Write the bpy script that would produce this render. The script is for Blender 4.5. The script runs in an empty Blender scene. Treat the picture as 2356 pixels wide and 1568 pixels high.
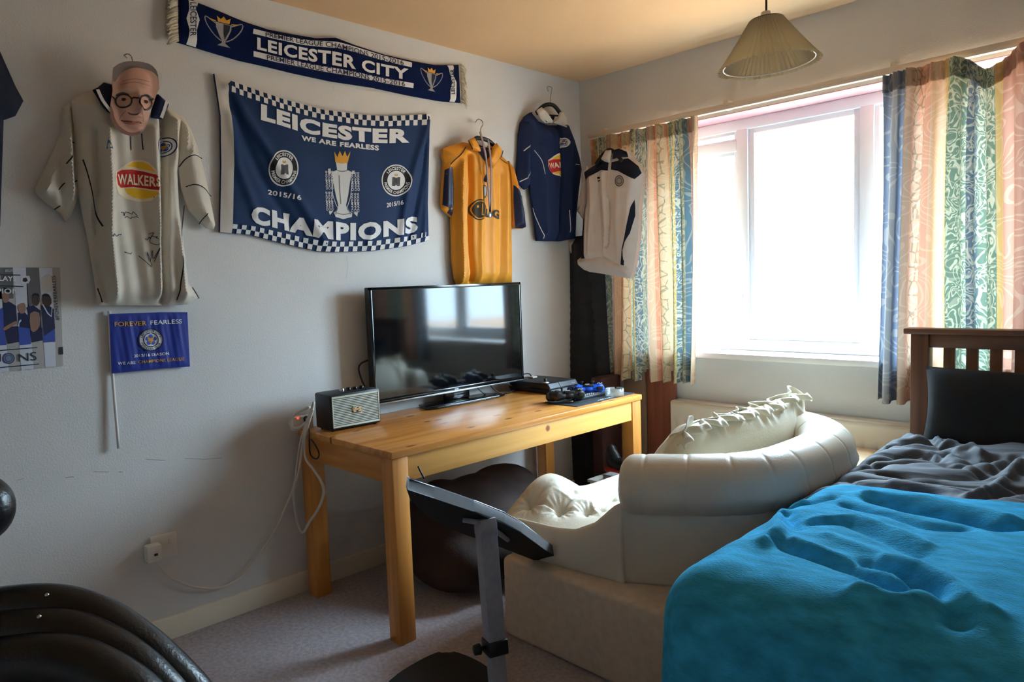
import bpy, bmesh, math, random
import numpy as np
from mathutils import Vector, Matrix, noise
from mathutils.geometry import delaunay_2d_cdt

random.seed(3); np.random.seed(3)
scene = bpy.context.scene
COL = scene.collection

# ---------------------------------------------------------------- camera
W, H, FPX = 2356, 1568, 1638.09
YAW, PIT, ROLL = math.radians(45.5315), math.radians(4.7218), math.radians(-2.0630)
CAM = np.array([2.712, 0.0, 1.2605])
_f = np.array([-math.sin(YAW)*math.cos(PIT), math.cos(YAW)*math.cos(PIT), -math.sin(PIT)])
_r0 = np.array([math.cos(YAW), math.sin(YAW), 0.0]); _u0 = np.cross(_r0, _f)
_r = math.cos(ROLL)*_r0 + math.sin(ROLL)*_u0
_u = -math.sin(ROLL)*_r0 + math.cos(ROLL)*_u0
cam = bpy.data.objects.new('camera', bpy.data.cameras.new('camera')); COL.objects.link(cam)
cam.data.sensor_width = 36.0; cam.data.sensor_fit = 'HORIZONTAL'; cam.data.lens = 36.0*FPX/W
cam.data.clip_start = 0.02; cam.data.clip_end = 500
cam.matrix_world = Matrix(((_r[0], _u[0], -_f[0], CAM[0]), (_r[1], _u[1], -_f[1], CAM[1]),
                           (_r[2], _u[2], -_f[2], CAM[2]), (0, 0, 0, 1)))
scene.camera = cam

# ---------------------------------------------------------------- light, exposure
scene.view_settings.view_transform = 'Standard'
scene.view_settings.look = 'None'
scene.view_settings.gamma = 1.0
scene.view_settings.use_curve_mapping = False
scene.view_settings.exposure = 5.15
world = bpy.data.worlds.new('overcast_sky'); scene.world = world; world.use_nodes = True
_nt = world.node_tree; _bg = _nt.nodes['Background']
_bg.inputs['Strength'].default_value = 1.0                         # overcast: brightening evenly from the horizon to the zenith
_tcw = _nt.nodes.new('ShaderNodeTexCoord'); _sep = _nt.nodes.new('ShaderNodeSeparateXYZ'); _rmp = _nt.nodes.new('ShaderNodeValToRGB')
_rmp.color_ramp.elements[0].position = 0.0; _rmp.color_ramp.elements[0].color = (0.44, 0.60, 0.75, 1)
_rmp.color_ramp.elements[1].position = 1.0; _rmp.color_ramp.elements[1].color = (1.55, 2.1, 2.62, 1)
_nt.links.new(_tcw.outputs['Generated'], _sep.inputs[0]); _nt.links.new(_sep.outputs['Z'], _rmp.inputs[0]); _nt.links.new(_rmp.outputs[0], _bg.inputs['Color'])
sun = bpy.data.objects.new('sun', bpy.data.lights.new('sun', 'SUN')); COL.objects.link(sun)
sun.data.energy = 0.7; sun.data.angle = math.radians(2); sun.data.color = (1.0, 0.93, 0.82)
sun.rotation_euler = (math.radians(42), 0, math.radians(18))      # shines from behind the house on to what lies outside
portal = bpy.data.objects.new('window_daylight_portal', bpy.data.lights.new('window_daylight_portal', 'AREA'))
COL.objects.link(portal)
portal.data.shape = 'RECTANGLE'; portal.data.size = 2.05; portal.data.size_y = 1.18
portal.location = (1.37, 3.55, 1.46); portal.rotation_euler = (math.radians(-90), 0, 0)
portal.data.cycles.is_portal = True
try:
    scene.cycles.max_bounces = 14; scene.cycles.diffuse_bounces = 8; scene.cycles.glossy_bounces = 5
    scene.cycles.transparent_max_bounces = 16; scene.cycles.use_denoising = True
    scene.cycles.sample_clamp_indirect = 6.0
except Exception:
    pass

# ---------------------------------------------------------------- helpers
YW = 3.281                                  # face of the window wall
def ray(px, py): return _f + _r*(px - W/2)/FPX - _u*(py - H/2)/FPX
def onx(px, py, X): d = ray(px, py); return CAM + d*(X - CAM[0])/d[0]
def ony(px, py, Y): d = ray(px, py); return CAM + d*(Y - CAM[1])/d[1]
def onz(px, py, Z): d = ray(px, py); return CAM + d*(Z - CAM[2])/d[2]
def atd(px, py, D): return CAM + ray(px, py)*D

def lin(c):
    return tuple(((v/255)/12.92 if v/255 <= .04045 else ((v/255 + .055)/1.055)**2.4) for v in c)

def nodes_of(m):
    m.use_nodes = True; nt = m.node_tree
    return nt, nt.nodes['Principled BSDF']

def mat(name, col, rough=.6, var=0.0, vscale=8, bump=0.0, bscale=60, spec=.5, metal=0.0, sheen=0.0, coat=0.0, stretch=(1, 1, 1), bdist=.004):
    m = bpy.data.materials.new(name); nt, b = nodes_of(m); L = nt.links
    c = lin(col)
    b.inputs['Base Color'].default_value = (*c, 1); b.inputs['Roughness'].default_value = rough
    b.inputs['Specular IOR Level'].default_value = spec; b.inputs['Metallic'].default_value = metal
    if sheen:
        b.inputs['Sheen Weight'].default_value = sheen; b.inputs['Sheen Roughness'].default_value = .5
        b.inputs['Sheen Tint'].default_value = (*c, 1)
    if coat: b.inputs['Coat Weight'].default_value = coat; b.inputs['Coat Roughness'].default_value = .08
    if var or bump:
        tc = nt.nodes.new('ShaderNodeTexCoord'); mp = nt.nodes.new('ShaderNodeMapping')
        mp.inputs['Scale'].default_value = stretch; L.new(tc.outputs['Object'], mp.inputs['Vector'])
    if var:
        n = nt.nodes.new('ShaderNodeTexNoise'); n.inputs['Scale'].default_value = vscale; n.inputs['Detail'].default_value = 5
        L.new(mp.outputs[0], n.inputs['Vector'])
        r = nt.nodes.new('ShaderNodeValToRGB')
        r.color_ramp.elements[0].position = .3; r.color_ramp.elements[1].position = .7
        r.color_ramp.elements[0].color = (*[v*(1 - var) for v in c], 1)
        r.color_ramp.elements[1].color = (*[min(1, v*(1 + var)) for v in c], 1)
        L.new(n.outputs['Fac'], r.inputs[0]); L.new(r.outputs[0], b.inputs['Base Color'])
    if bump:
        n2 = nt.nodes.new('ShaderNodeTexNoise'); n2.inputs['Scale'].default_value = bscale; n2.inputs['Detail'].default_value = 4
        L.new(mp.outputs[0], n2.inputs['Vector'])
        bp = nt.nodes.new('ShaderNodeBump'); bp.inputs['Strength'].default_value = bump; bp.inputs['Distance'].default_value = bdist
        L.new(n2.outputs['Fac'], bp.inputs['Height']); L.new(bp.outputs[0], b.inputs['Normal'])
    return m

def wood(name, dark, light, axis=1, knots=True, rough=.35, kpt=None, flat=None):
    m = bpy.data.materials.new(name); nt, b = nodes_of(m); L = nt.links; N = nt.nodes
    tc = N.new('ShaderNodeTexCoord'); mp = N.new('ShaderNodeMapping')
    s = [14, 14, 14]; s[axis] = .9; mp.inputs['Scale'].default_value = s
    L.new(tc.outputs['Object'], mp.inputs['Vector'])
    n = N.new('ShaderNodeTexNoise'); n.inputs['Scale'].default_value = 1.6; n.inputs['Detail'].default_value = 6; n.inputs['Distortion'].default_value = .6
    L.new(mp.outputs[0], n.inputs['Vector'])
    r = N.new('ShaderNodeValToRGB'); r.color_ramp.elements[0].position = .32; r.color_ramp.elements[1].position = .62
    r.color_ramp.elements[0].color = (*lin(dark), 1); r.color_ramp.elements[1].color = (*lin(light), 1)
    L.new(n.outputs['Fac'], r.inputs[0]); out = r.outputs[0]
    def spot(fac, colour):
        nonlocal out
        mx = N.new('ShaderNodeMix'); mx.data_type = 'RGBA'
        L.new(fac, mx.inputs[0]); L.new(out, mx.inputs[6]); mx.inputs[7].default_value = (*lin(colour), 1); out = mx.outputs[2]
    if knots:
        mk_ = N.new('ShaderNodeMapping'); ks = [13, 13, 13]; ks[axis] = 5.0
        if flat is not None: ks[flat] = 0
        mk_.inputs['Scale'].default_value = ks; L.new(tc.outputs['Object'], mk_.inputs['Vector'])
        v = N.new('ShaderNodeTexVoronoi'); v.inputs['Scale'].default_value = 1.0
        if flat == 2: v.voronoi_dimensions = '2D'
        L.new(mk_.outputs[0], v.inputs['Vector'])
        r2 = N.new('ShaderNodeValToRGB'); r2.color_ramp.elements[0].position = .07; r2.color_ramp.elements[1].position = .14
        r2.color_ramp.elements[0].color = (.8, .8, .8, 1); r2.color_ramp.elements[1].color = (0, 0, 0, 1)
        sx = N.new('ShaderNodeSeparateColor'); L.new(v.outputs['Color'], sx.inputs[0])
        gt = N.new('ShaderNodeMath'); gt.operation = 'GREATER_THAN'; gt.inputs[1].default_value = .55; L.new(sx.outputs[0], gt.inputs[0])
        ml = N.new('ShaderNodeMath'); ml.operation = 'MULTIPLY'; L.new(r2.outputs[0], ml.inputs[0]); L.new(gt.outputs[0], ml.inputs[1])
        L.new(v.outputs['Distance'], r2.inputs[0]); spot(ml.outputs[0], (96, 52, 30))
    if kpt is not None:
        vm = N.new('ShaderNodeVectorMath'); vm.operation = 'DISTANCE'; vm.inputs[1].default_value = tuple(kpt)
        L.new(tc.outputs['Object'], vm.inputs[0])
        r3 = N.new('ShaderNodeValToRGB'); r3.color_ramp.elements[0].position = .011; r3.color_ramp.elements[1].position = .016
        r3.color_ramp.elements[0].color = (1, 1, 1, 1); r3.color_ramp.elements[1].color = (0, 0, 0, 1)
        L.new(vm.outputs['Value'], r3.inputs[0]); spot(r3.outputs[0], (140, 70, 38))
    L.new(out, b.inputs['Base Color']); b.inputs['Roughness'].default_value = rough
    bp = N.new('ShaderNodeBump'); bp.inputs['Strength'].default_value = .08; bp.inputs['Distance'].default_value = .002
    L.new(n.outputs['Fac'], bp.inputs['Height']); L.new(bp.outputs[0], b.inputs['Normal'])
    return m

def glass(name, col=(1, 1, 1), base=.035):
    m = bpy.data.materials.new(name); m.use_nodes = True; nt = m.node_tree; N = nt.nodes; N.clear()
    o = N.new('ShaderNodeOutputMaterial'); t = N.new('ShaderNodeBsdfTransparent'); t.inputs[0].default_value = (*col, 1)
    g = N.new('ShaderNodeBsdfGlossy'); g.inputs['Roughness'].default_value = .03
    lw = N.new('ShaderNodeLayerWeight'); lw.inputs[0].default_value = .5          # the same from both faces of the thin pane
    pw = N.new('ShaderNodeMath'); pw.operation = 'POWER'; pw.inputs[1].default_value = 5; nt.links.new(lw.outputs['Facing'], pw.inputs[0])
    fr = N.new('ShaderNodeMath'); fr.operation = 'MULTIPLY_ADD'; fr.inputs[1].default_value = .9; fr.inputs[2].default_value = base; nt.links.new(pw.outputs[0], fr.inputs[0])
    mx = N.new('ShaderNodeMixShader'); nt.links.new(fr.outputs[0], mx.inputs[0])
    nt.links.new(t.outputs[0], mx.inputs[1]); nt.links.new(g.outputs[0], mx.inputs[2]); nt.links.new(mx.outputs[0], o.inputs[0])
    return m

# ---- objects
_origin = {}
def tag(o, label=None, cat=None, group=None, kind=None):
    if label: o['label'] = label
    if cat: o['category'] = cat
    if group: o['group'] = group
    if kind: o['kind'] = kind
    return o

def thing(name, loc, label, cat, group=None):
    o = bpy.data.objects.new(name, None); COL.objects.link(o); o.location = Vector(loc); o.empty_display_size = .05
    _origin[o] = Vector(loc)
    return tag(o, label, cat, group)

def link(o, parent=None):
    COL.objects.link(o); _origin[o] = Vector((0, 0, 0))
    if parent is not None:
        o.parent = parent; o.matrix_parent_inverse = Matrix.Translation(-_origin[parent])
    return o

def mk(name, V, F, material, parent=None, smooth=True):
    me = bpy.data.meshes.new(name)
    me.from_pydata([tuple(map(float, v)) for v in V], [], [tuple(int(i) for i in f) for f in F]); me.update()
    if material: me.materials.append(material)
    if smooth: me.polygons.foreach_set('use_smooth', [True]*len(me.polygons))
    return link(bpy.data.objects.new(name, me), parent)

def mkbm(name, bm, material, parent=None, smooth=False):
    me = bpy.data.meshes.new(name); bmesh.ops.recalc_face_normals(bm, faces=bm.faces[:]); bm.to_mesh(me); bm.free()
    if material: me.materials.append(material)
    if smooth:
        me.polygons.foreach_set('use_smooth', [True]*len(me.polygons))
        try: me.set_sharp_from_angle(angle=math.radians(40))
        except Exception: pass
    return link(bpy.data.objects.new(name, me), parent)

def addbox(bm, lo, hi, bev=0.0, M=None, seg=2):
    t = bmesh.new(); bmesh.ops.create_cube(t, size=1)
    lo, hi = Vector(lo), Vector(hi)
    for v in t.verts:
        v.co = Vector(((lo[i] + hi[i])/2 + v.co[i]*(hi[i] - lo[i])) for i in range(3))
    if bev: bmesh.ops.bevel(t, geom=t.edges[:], offset=bev, segments=seg, affect='EDGES', profile=.5)
    if M is not None: bmesh.ops.transform(t, matrix=M, verts=t.verts[:])
    me = bpy.data.meshes.new('t'); t.to_mesh(me); t.free(); bm.from_mesh(me); bpy.data.meshes.remove(me)

def box(name, lo, hi, material, parent=None, bev=.003, M=None, seg=2):
    bm = bmesh.new(); addbox(bm, lo, hi, bev, M, seg); return mkbm(name, bm, material, parent, smooth=bev > 0)

def prism(name, poly, ext, material, parent=None, bev=0.0):
    """poly: list of 3-D points (planar), ext: extrusion vector."""
    bm = bmesh.new(); a = [bm.verts.new(Vector(p)) for p in poly]; b = [bm.verts.new(Vector(p) + Vector(ext)) for p in poly]
    n = len(poly); bm.faces.new(a); bm.faces.new(b[::-1])
    for i in range(n): bm.faces.new((a[i], b[i], b[(i + 1) % n], a[(i + 1) % n]))
    if bev: bmesh.ops.bevel(bm, geom=bm.edges[:], offset=bev, segments=2, affect='EDGES', profile=.5)
    return mkbm(name, bm, material, parent, smooth=bev > 0)

def catmull(P, n=6, closed=False):
    P = [np.array(p, float) for p in P]; out = []; m = len(P)
    rng = range(m if closed else m - 1)
    for i in rng:
        p1, p2 = P[i], P[(i + 1) % m]
        p0 = P[i - 1] if (closed or i > 0) else 2*p1 - p2
        p3 = P[(i + 2) % m] if (closed or i + 2 < m) else 2*p2 - p1
        for k in range(n):
            t = k/n
            out.append(.5*((2*p1) + (-p0 + p2)*t + (2*p0 - 5*p1 + 4*p2 - p3)*t*t + (-p0 + 3*p1 - 3*p2 + p3)*t**3))
    if not closed: out.append(P[-1])
    return out

def tubegeo(P, r, n=8, smooth=5, closed=False):
    if smooth: P = catmull(P, smooth, closed)
    P = [Vector(p) for p in P]; V = []; F = []; m = len(P)
    rr = r if callable(r) else (lambda t: r)
    up = Vector((0, 0, 1)); prev = None
    for i, p in enumerate(P):
        a = P[i - 1] if (i > 0 or closed) else p; b = P[(i + 1) % m] if (i < m - 1 or closed) else p
        t = (b - a).normalized()
        if prev is None:
            x = t.cross(up)
            if x.length < .1: x = t.cross(Vector((1, 0, 0)))
        else: x = prev - t*prev.dot(t)
        x.normalize(); prev = x; y = t.cross(x)
        q = rr(i/(m - 1))
        for k in range(n):
            an = 2*math.pi*k/n; V.append(p + x*math.cos(an)*q + y*math.sin(an)*q)
    for i in range(m if closed else m - 1):
        j = (i + 1) % m
        for k in range(n): F.append((i*n + k, i*n + (k + 1) % n, j*n + (k + 1) % n, j*n + k))
    if not closed:
        F.append(tuple(range(n))[::-1]); F.append(tuple((m - 1)*n + k for k in range(n)))
    return V, F

def tube(name, P, r, material, parent=None, n=8, smooth=5, closed=False):
    V, F = tubegeo(P, r, n, smooth, closed); return mk(name, V, F, material, parent)

def joinvf(L):
    V = []; F = []
    for v, f in L:
        o = len(V); V += list(v); F += [tuple(i + o for i in q) for q in f]
    return V, F

def lathe(name, prof, centre, material, parent=None, n=40, M=None, closed=False):
    V = []; F = []; m = len(prof)
    for k in range(n):
        a = 2*math.pi*k/n
        for (rad, z) in prof:
            p = Vector((rad*math.cos(a), rad*math.sin(a), z))
            if M is not None: p = M @ p
            V.append(Vector(centre) + p)
    for k in range(n):
        for i in range(m if closed else m - 1):
            j = (i + 1) % m
            F.append((k*m + i, ((k + 1) % n)*m + i, ((k + 1) % n)*m + j, k*m + j))
    return mk(name, V, F, material, parent)

def gridmesh(fn, nu, nv):
    V = [fn(i/nu, j/nv) for j in range(nv + 1) for i in range(nu + 1)]
    F = [(j*(nu + 1) + i, j*(nu + 1) + i + 1, (j + 1)*(nu + 1) + i + 1, (j + 1)*(nu + 1) + i) for j in range(nv) for i in range(nu)]
    return V, F

def solid(o, th, off=-1):
    m = o.modifiers.new('thickness', 'SOLIDIFY'); m.thickness = th; m.offset = off; return o

def subsurf(o, n=1):
    m = o.modifiers.new('smooth', 'SUBSURF'); m.levels = n; m.render_levels = n; return o

def evalmesh(o):
    bpy.context.view_layer.update()
    dg = bpy.context.evaluated_depsgraph_get()
    return bpy.data.meshes.new_from_object(o.evaluated_get(dg))

def blob(name, ells, voxel, material, parent=None, it=6, extra=None):
    """one continuous surface grown from overlapping ellipsoids: (centre, radii, euler)"""
    bm = bmesh.new()
    for e in ells:
        c, rad = e[0], e[1]; eu = e[2] if len(e) > 2 else (0, 0, 0)
        M = Matrix.Translation(Vector(c)) @ Matrix.Rotation(eu[2], 4, 'Z') @ Matrix.Rotation(eu[1], 4, 'Y') @ Matrix.Rotation(eu[0], 4, 'X') @ Matrix.Diagonal((*rad, 1))
        bmesh.ops.create_uvsphere(bm, u_segments=20, v_segments=12, radius=1, matrix=M)
    if extra: extra(bm)
    me = bpy.data.meshes.new('t'); bm.to_mesh(me); bm.free()
    t = bpy.data.objects.new('t', me); COL.objects.link(t)
    r = t.modifiers.new('r', 'REMESH'); r.mode = 'VOXEL'; r.voxel_size = voxel
    s = t.modifiers.new('s', 'SMOOTH'); s.iterations = it; s.factor = .5
    out = evalmesh(t); bpy.data.objects.remove(t); bpy.data.meshes.remove(me)
    out.name = name; out.materials.clear(); out.materials.append(material)
    out.polygons.foreach_set('use_smooth', [True]*len(out.polygons))
    return link(bpy.data.objects.new(name, out), parent)

# ---- flat shapes: triangulation, text
def inside(P, poly):
    x, y = P[:, 0][:, None], P[:, 1][:, None]; a = poly; b = np.roll(poly, -1, 0)
    c = ((a[:, 1] > y) != (b[:, 1] > y)) & (x < (b[:, 0] - a[:, 0])*(y - a[:, 1])/(b[:, 1] - a[:, 1] + 1e-12) + a[:, 0])
    return c.sum(1) % 2 == 1

def segdist(P, poly, closed=True):
    a = poly if closed else poly[:-1]; b = np.roll(poly, -1, 0) if closed else poly[1:]
    ab = b - a; L = (ab**2).sum(1) + 1e-15; out = np.full(len(P), 1e9)
    for s in range(0, len(P), 4000):
        q = P[s:s + 4000][:, None, :]
        t = np.clip(((q - a)*ab).sum(2)/L, 0, 1)
        out[s:s + 4000] = np.sqrt((((a + t[..., None]*ab) - q)**2).sum(2)).min(1)
    return out

def resample(P, res, closed=True):
    P = np.array(P, float); out = []
    n = len(P)
    for i in range(n if closed else n - 1):
        a, b = P[i], P[(i + 1) % n]; k = max(1, int(round(np.linalg.norm(b - a)/res)))
        for j in range(k): out.append(a + (b - a)*j/k)
    if not closed: out.append(P[-1])
    return np.array(out)

def fill(poly, res):
    """triangulate a closed 2-D outline with inner points; returns V(n,2), F, n_outline"""
    poly = resample(poly, res); lo, hi = poly.min(0), poly.max(0)
    xs = np.arange(lo[0], hi[0] + res, res); ys = np.arange(lo[1], hi[1] + res, res*.87)
    G = np.array([(x + (res/2 if j % 2 else 0), y) for j, y in enumerate(ys) for x in xs])
    if len(G):
        G = G[inside(G, poly)]
        if len(G): G = G[segdist(G, poly) > res*.55]
    pts = np.vstack([poly, G]) if len(G) else poly
    n = len(poly)
    r = delaunay_2d_cdt([Vector(p) for p in pts], [(i, (i + 1) % n) for i in range(n)], [], 1, 1e-7)
    V = np.array([tuple(v) for v in r[0]]); F = [tuple(f) for f in r[2]]
    return V, F

_tc = {}
def tmesh(body, bold=0.0, thr=.3):
    thr = max(.07, min(.4, round(thr*20)/20)); k = (body, bold, thr)
    if k in _tc: return _tc[k]
    cu = bpy.data.curves.new('t', 'FONT'); cu.body = body; cu.offset = bold; cu.resolution_u = 3; cu.space_character = 1.0 + 2.4*bold
    o = bpy.data.objects.new('t', cu); COL.objects.link(o); me = evalmesh(o)
    bpy.data.objects.remove(o); bpy.data.curves.remove(cu)
    bm = bmesh.new(); bm.from_mesh(me); bpy.data.meshes.remove(me)
    bmesh.ops.remove_doubles(bm, verts=bm.verts[:], dist=1e-5)
    bmesh.ops.triangulate(bm, faces=bm.faces[:])
    for _ in range(6):
        e = [e for e in bm.edges if e.calc_length() > thr]
        if not e: break
        bmesh.ops.subdivide_edges(bm, edges=e, cuts=1); bmesh.ops.triangulate(bm, faces=bm.faces[:])
    bm.verts.index_update()
    V = np.array([(v.co.x, v.co.y) for v in bm.verts]); F = [tuple(v.index for v in f.verts) for f in bm.faces]; bm.free()
    lo, hi = V.min(0), V.max(0); asp = (hi[0] - lo[0])/(hi[1] - lo[1]); V = (V - lo)/(hi - lo)
    _tc[k] = (V, F, asp); return _tc[k]

def along(P, s):
    """point at fraction s of a polyline, by arc length"""
    P = np.array(P, float); d = np.r_[0, np.cumsum(np.linalg.norm(np.diff(P, axis=0), axis=1))]; d /= d[-1]
    s = np.asarray(s); return np.stack([np.interp(s, d, P[:, 0]), np.interp(s, d, P[:, 1])], -1)

class Panel:
    """A cloth or sheet that hangs on a wall: an outline on the wall's plane with a depth off it everywhere."""
    def __init__(s, axis, outline, dtyp=.05, dback=.006, dedge=.02, thick=.03, w=.06, folds=(), waves=(), res=.014, off=None, smoothn=0, fn=None):
        s.axis, s.dtyp, s.dback, s.dedge, s.thick, s.w, s.res, s.waves, s.fn = axis, dtyp, dback, dedge, thick, w, res, waves, fn
        s.off = (0.0 if axis == 'x' else YW) if off is None else off
        if smoothn: outline = catmull(outline, smoothn, True)
        s.out = s.ab(outline)
        s.folds = [(s.ab(resample(f[0], 8, False)), f[1], f[2]) for f in folds]
    def ab(s, P):
        P = np.atleast_2d(np.array(P, float))
        if s.axis == 'x': return np.array([onx(x, y, s.off + s.dtyp)[[1, 2]] for x, y in P])
        return np.array([ony(x, y, s.off - s.dtyp)[[0, 2]] for x, y in P])
    def depth(s, A):
        A = np.atleast_2d(A); d = segdist(A, s.out); ins = inside(A, s.out)
        t = np.clip(np.where(ins, d, 0)/s.w, 0, 1)
        z = s.dedge + s.thick*np.sin(t*np.pi/2)
        k = np.clip(np.where(ins, d, 0)/.025, 0.15, 1)
        for P, amp, wd in s.folds: z = z + amp*np.exp(-(segdist(A, P, False)/wd)**2)*k
        for (amp, lam, ph, slant) in s.waves: z = z + k*amp*np.sin(2*np.pi*(A[:, 0] + slant*A[:, 1])/lam + ph)
        if s.fn is not None: z = z + s.fn(A)
        return np.maximum(z, s.dback + .002)
    def p3(s, A, D):
        A = np.atleast_2d(A)
        if s.axis == 'x': return np.stack([s.off + D, A[:, 0], A[:, 1]], 1)
        return np.stack([A[:, 0], s.off - D, A[:, 1]], 1)
    def build(s, name, material, parent=None):
        A, F = fill(s.out, s.res); n = len(A)
        fr = s.p3(A, s.depth(A)); bk = s.p3(A, np.full(n, s.dback))
        cnt = {}
        for f in F:
            for i in range(3):
                e = (f[i], f[(i + 1) % 3]); cnt[tuple(sorted(e))] = cnt.get(tuple(sorted(e)), []) + [e]
        flip = s.axis == 'x'
        FF = [f for f in F] + [tuple(i + n for i in f[::-1]) for f in F]
        for k, v in cnt.items():
            if len(v) == 1: a, b = v[0]; FF.append((b, a, a + n, b + n))
        V = np.vstack([fr, bk])
        bm = bmesh.new(); vs = [bm.verts.new(v) for v in V]
        for f in FF:
            try: bm.faces.new([vs[i] for i in f])
            except ValueError: pass
        o = mkbm(name, bm, material, parent, smooth=True); return o
    def lay(s, V2, F, eps): return s.p3(V2, s.depth(V2) + eps), F
    # --- flat print lying on the sheet
    def poly(s, polys, eps=.002, res=None, smoothn=0):
        L = []
        for P in polys:
            if smoothn: P = catmull(P, smoothn, True)
            V, F = fill(s.ab(P), res or s.res); L.append(s.lay(V, F, eps))
        return joinvf(L)
    def stroke(s, lines, width, eps=.002, smoothn=3):
        L = []
        for P in lines:
            if smoothn and len(P) > 2: P = catmull(P, smoothn)
            A = resample(s.ab(P), s.res, False); t = np.gradient(A, axis=0); t /= np.linalg.norm(t, axis=1)[:, None] + 1e-12
            nrm = np.stack([-t[:, 1], t[:, 0]], 1)*width/2; V = np.vstack([A + nrm, A - nrm]); m = len(A)
            L.append(s.lay(V, [(i, i + 1, m + i + 1, m + i) for i in range(m - 1)], eps))
        return joinvf(L)
    def text(s, body, bottom, top, bold=.0, eps=.0022, upright=False):
        h = np.linalg.norm(s.ab([bottom[0]])[0] - s.ab([top[0]])[0])
        V, F, _ = tmesh(body, bold, .008/h); b = along(bottom, V[:, 0]); t = along(top, V[:, 0])
        if upright: tp = np.array(top, float); t = np.stack([b[:, 0], np.interp(b[:, 0], tp[:, 0], tp[:, 1])], 1)
        return s.lay(s.ab(b + (t - b)*V[:, 1:2]), F, eps)
    def arc(s, body, c, r0, r1, a0, a1, bold=0, eps=.003, rot=0.0, k=1.0):
        """text on an ellipse: r0 inner radius, r1 outer (px along x), k = y/x; angles in degrees, 0 = right, counter-clockwise"""
        V, F, _ = tmesh(body, bold); a = np.radians(a0 + (a1 - a0)*V[:, 0])
        rr = (r0 + (r1 - r0)*V[:, 1]); x = rr*np.cos(a); y = -rr*np.sin(a)*k
        P = np.stack([c[0] + x*math.cos(rot) - y*math.sin(rot), c[1] + x*math.sin(rot) + y*math.cos(rot)], 1)
        return s.lay(s.ab(P), F, eps)
    def ell(s, c, rx, ry, rot=0.0, n=32):
        return [(c[0] + rx*math.cos(t)*math.cos(rot) - ry*math.sin(t)*math.sin(rot),
                 c[1] + rx*math.cos(t)*math.sin(rot) + ry*math.sin(t)*math.cos(rot)) for t in np.linspace(0, 2*math.pi, n, endpoint=False)]
    def ring(s, c, rx, ry, width, rot=0.0, eps=.002):
        P = s.ell(c, rx, ry, rot, 40); P.append(P[0]); return s.stroke([P], width, eps, 0)

def islands(vf):
    V, F = vf; par = list(range(len(V)))
    def root(i):
        while par[i] != i: par[i] = par[par[i]]; i = par[i]
        return i
    for f in F:
        a = root(f[0])
        for j in f[1:]: par[root(j)] = a
    g = {}
    for f in F: g.setdefault(root(f[0]), []).append(f)
    out = []
    for fs in g.values():
        ids = sorted({i for f in fs for i in f}); mp = {i: k for k, i in enumerate(ids)}
        out.append(([V[i] for i in ids], [tuple(mp[i] for i in f) for f in fs]))
    return out
def pr(name, vf, material, parent):
    """print on cloth or paper; separate patches become separate parts, a line of lettering stays one"""
    if 'letter' not in name:
        L = islands(vf)
        if 1 < len(L) <= 12:
            o = None
            for q in L:
                k = mk(name, q[0], q[1], material, parent, smooth=True); o = o or k
            return o
        if len(L) > 12:
            o = mk(name, vf[0], vf[1], material, parent, smooth=True); o['kind'] = 'stuff'; return o
    return mk(name, vf[0], vf[1], material, parent, smooth=True)
def crest(pn, c, r, parent, name='club_crest', rim=(225, 222, 220), k=1.15, big=False):
    """round club badge: blue and white rings, lettering round the ring, a fox head on a flower"""
    o = pr(name, pn.poly([pn.ell(c, r, r*k)], .0012), M['print_white'] if rim is None else matc(rim), parent)
    pr('crest_ring', joinvf([pn.ring(c, r*.95, r*.95*k, .004, 0, .002), pn.ring(c, r*.60, r*.60*k, .003, 0, .002)]), M['print_navy'], o)
    pr('crest_flower', pn.poly([pn.ell((c[0] + .30*r*math.cos(a), c[1] + .30*r*k*math.sin(a)), r*.19, r*.19*k, 0, 10) for a in np.arange(5)*2*math.pi/5 - math.pi/2], .002, .01), M['print_blue'], o)
    fx = [(-.3, -.34), (-.13, -.18), (.13, -.18), (.3, -.34), (.26, .05), (0, .36), (-.26, .05)]
    pr('crest_fox', pn.poly([[(c[0] + x*r*.95, c[1] + y*r*k*.95) for x, y in fx]], .0026, .01), M['print_gold'], o)
    if big:
        pr('crest_lettering', joinvf([pn.arc('LEICESTER CITY', c, r*.68, r*.87, 165, 15, .02, .0022, 0, k),
                                      pn.arc('FOOTBALL CLUB', c, r*.87, r*.68, 200, 340, .02, .0022, 0, k)]), M['print_navy'], o)
    return o
_mc = {}
def matc(c, rough=.8):
    if (c, rough) not in _mc: _mc[(c, rough)] = mat('print_%02x%02x%02x' % c, c, rough)
    return _mc[(c, rough)]

# ---------------------------------------------------------------- materials
M = {}
M['wall'] = mat('wall_paint', (213, 211, 208), .85, .03, 2.5, .25, 160, .25)
M['ceil'] = mat('ceiling_paint', (226, 188, 146), .9, .03, 2, .15, 120, .2)
M['carpet'] = mat('carpet', (204, 193, 196), .95, .22, 70, .9, 420, .1, sheen=.3, bdist=.01)
M['skirting'] = mat('skirting_paint', (232, 222, 200), .5, .03, 6)
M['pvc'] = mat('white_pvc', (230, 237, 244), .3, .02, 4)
M['pink'] = mat('pink_reveal', (200, 148, 156), .8, .05, 6)
M['sill'] = mat('sill_paint', (238, 236, 232), .35)
M['rail'] = mat('rail_plastic', (214, 200, 184), .45)
M['glass'] = glass('window_glass', (.97, .99, .985))
M['pine_top'] = wood('pine_table_top', (200, 128, 56), (228, 162, 84), 1, True, .24, flat=2)
kp = onx(1262, 985, .695)
M['pine_apron'] = wood('pine_apron', (220, 158, 76), (238, 182, 100), 1, False, .45, kp)
M['pine_leg'] = wood('pine_leg', (192, 122, 52), (218, 148, 70), 2, False, .45)
M['pine_end'] = wood('pine_end', (188, 118, 50), (214, 146, 70), 0, True, .45, flat=1)
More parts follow.
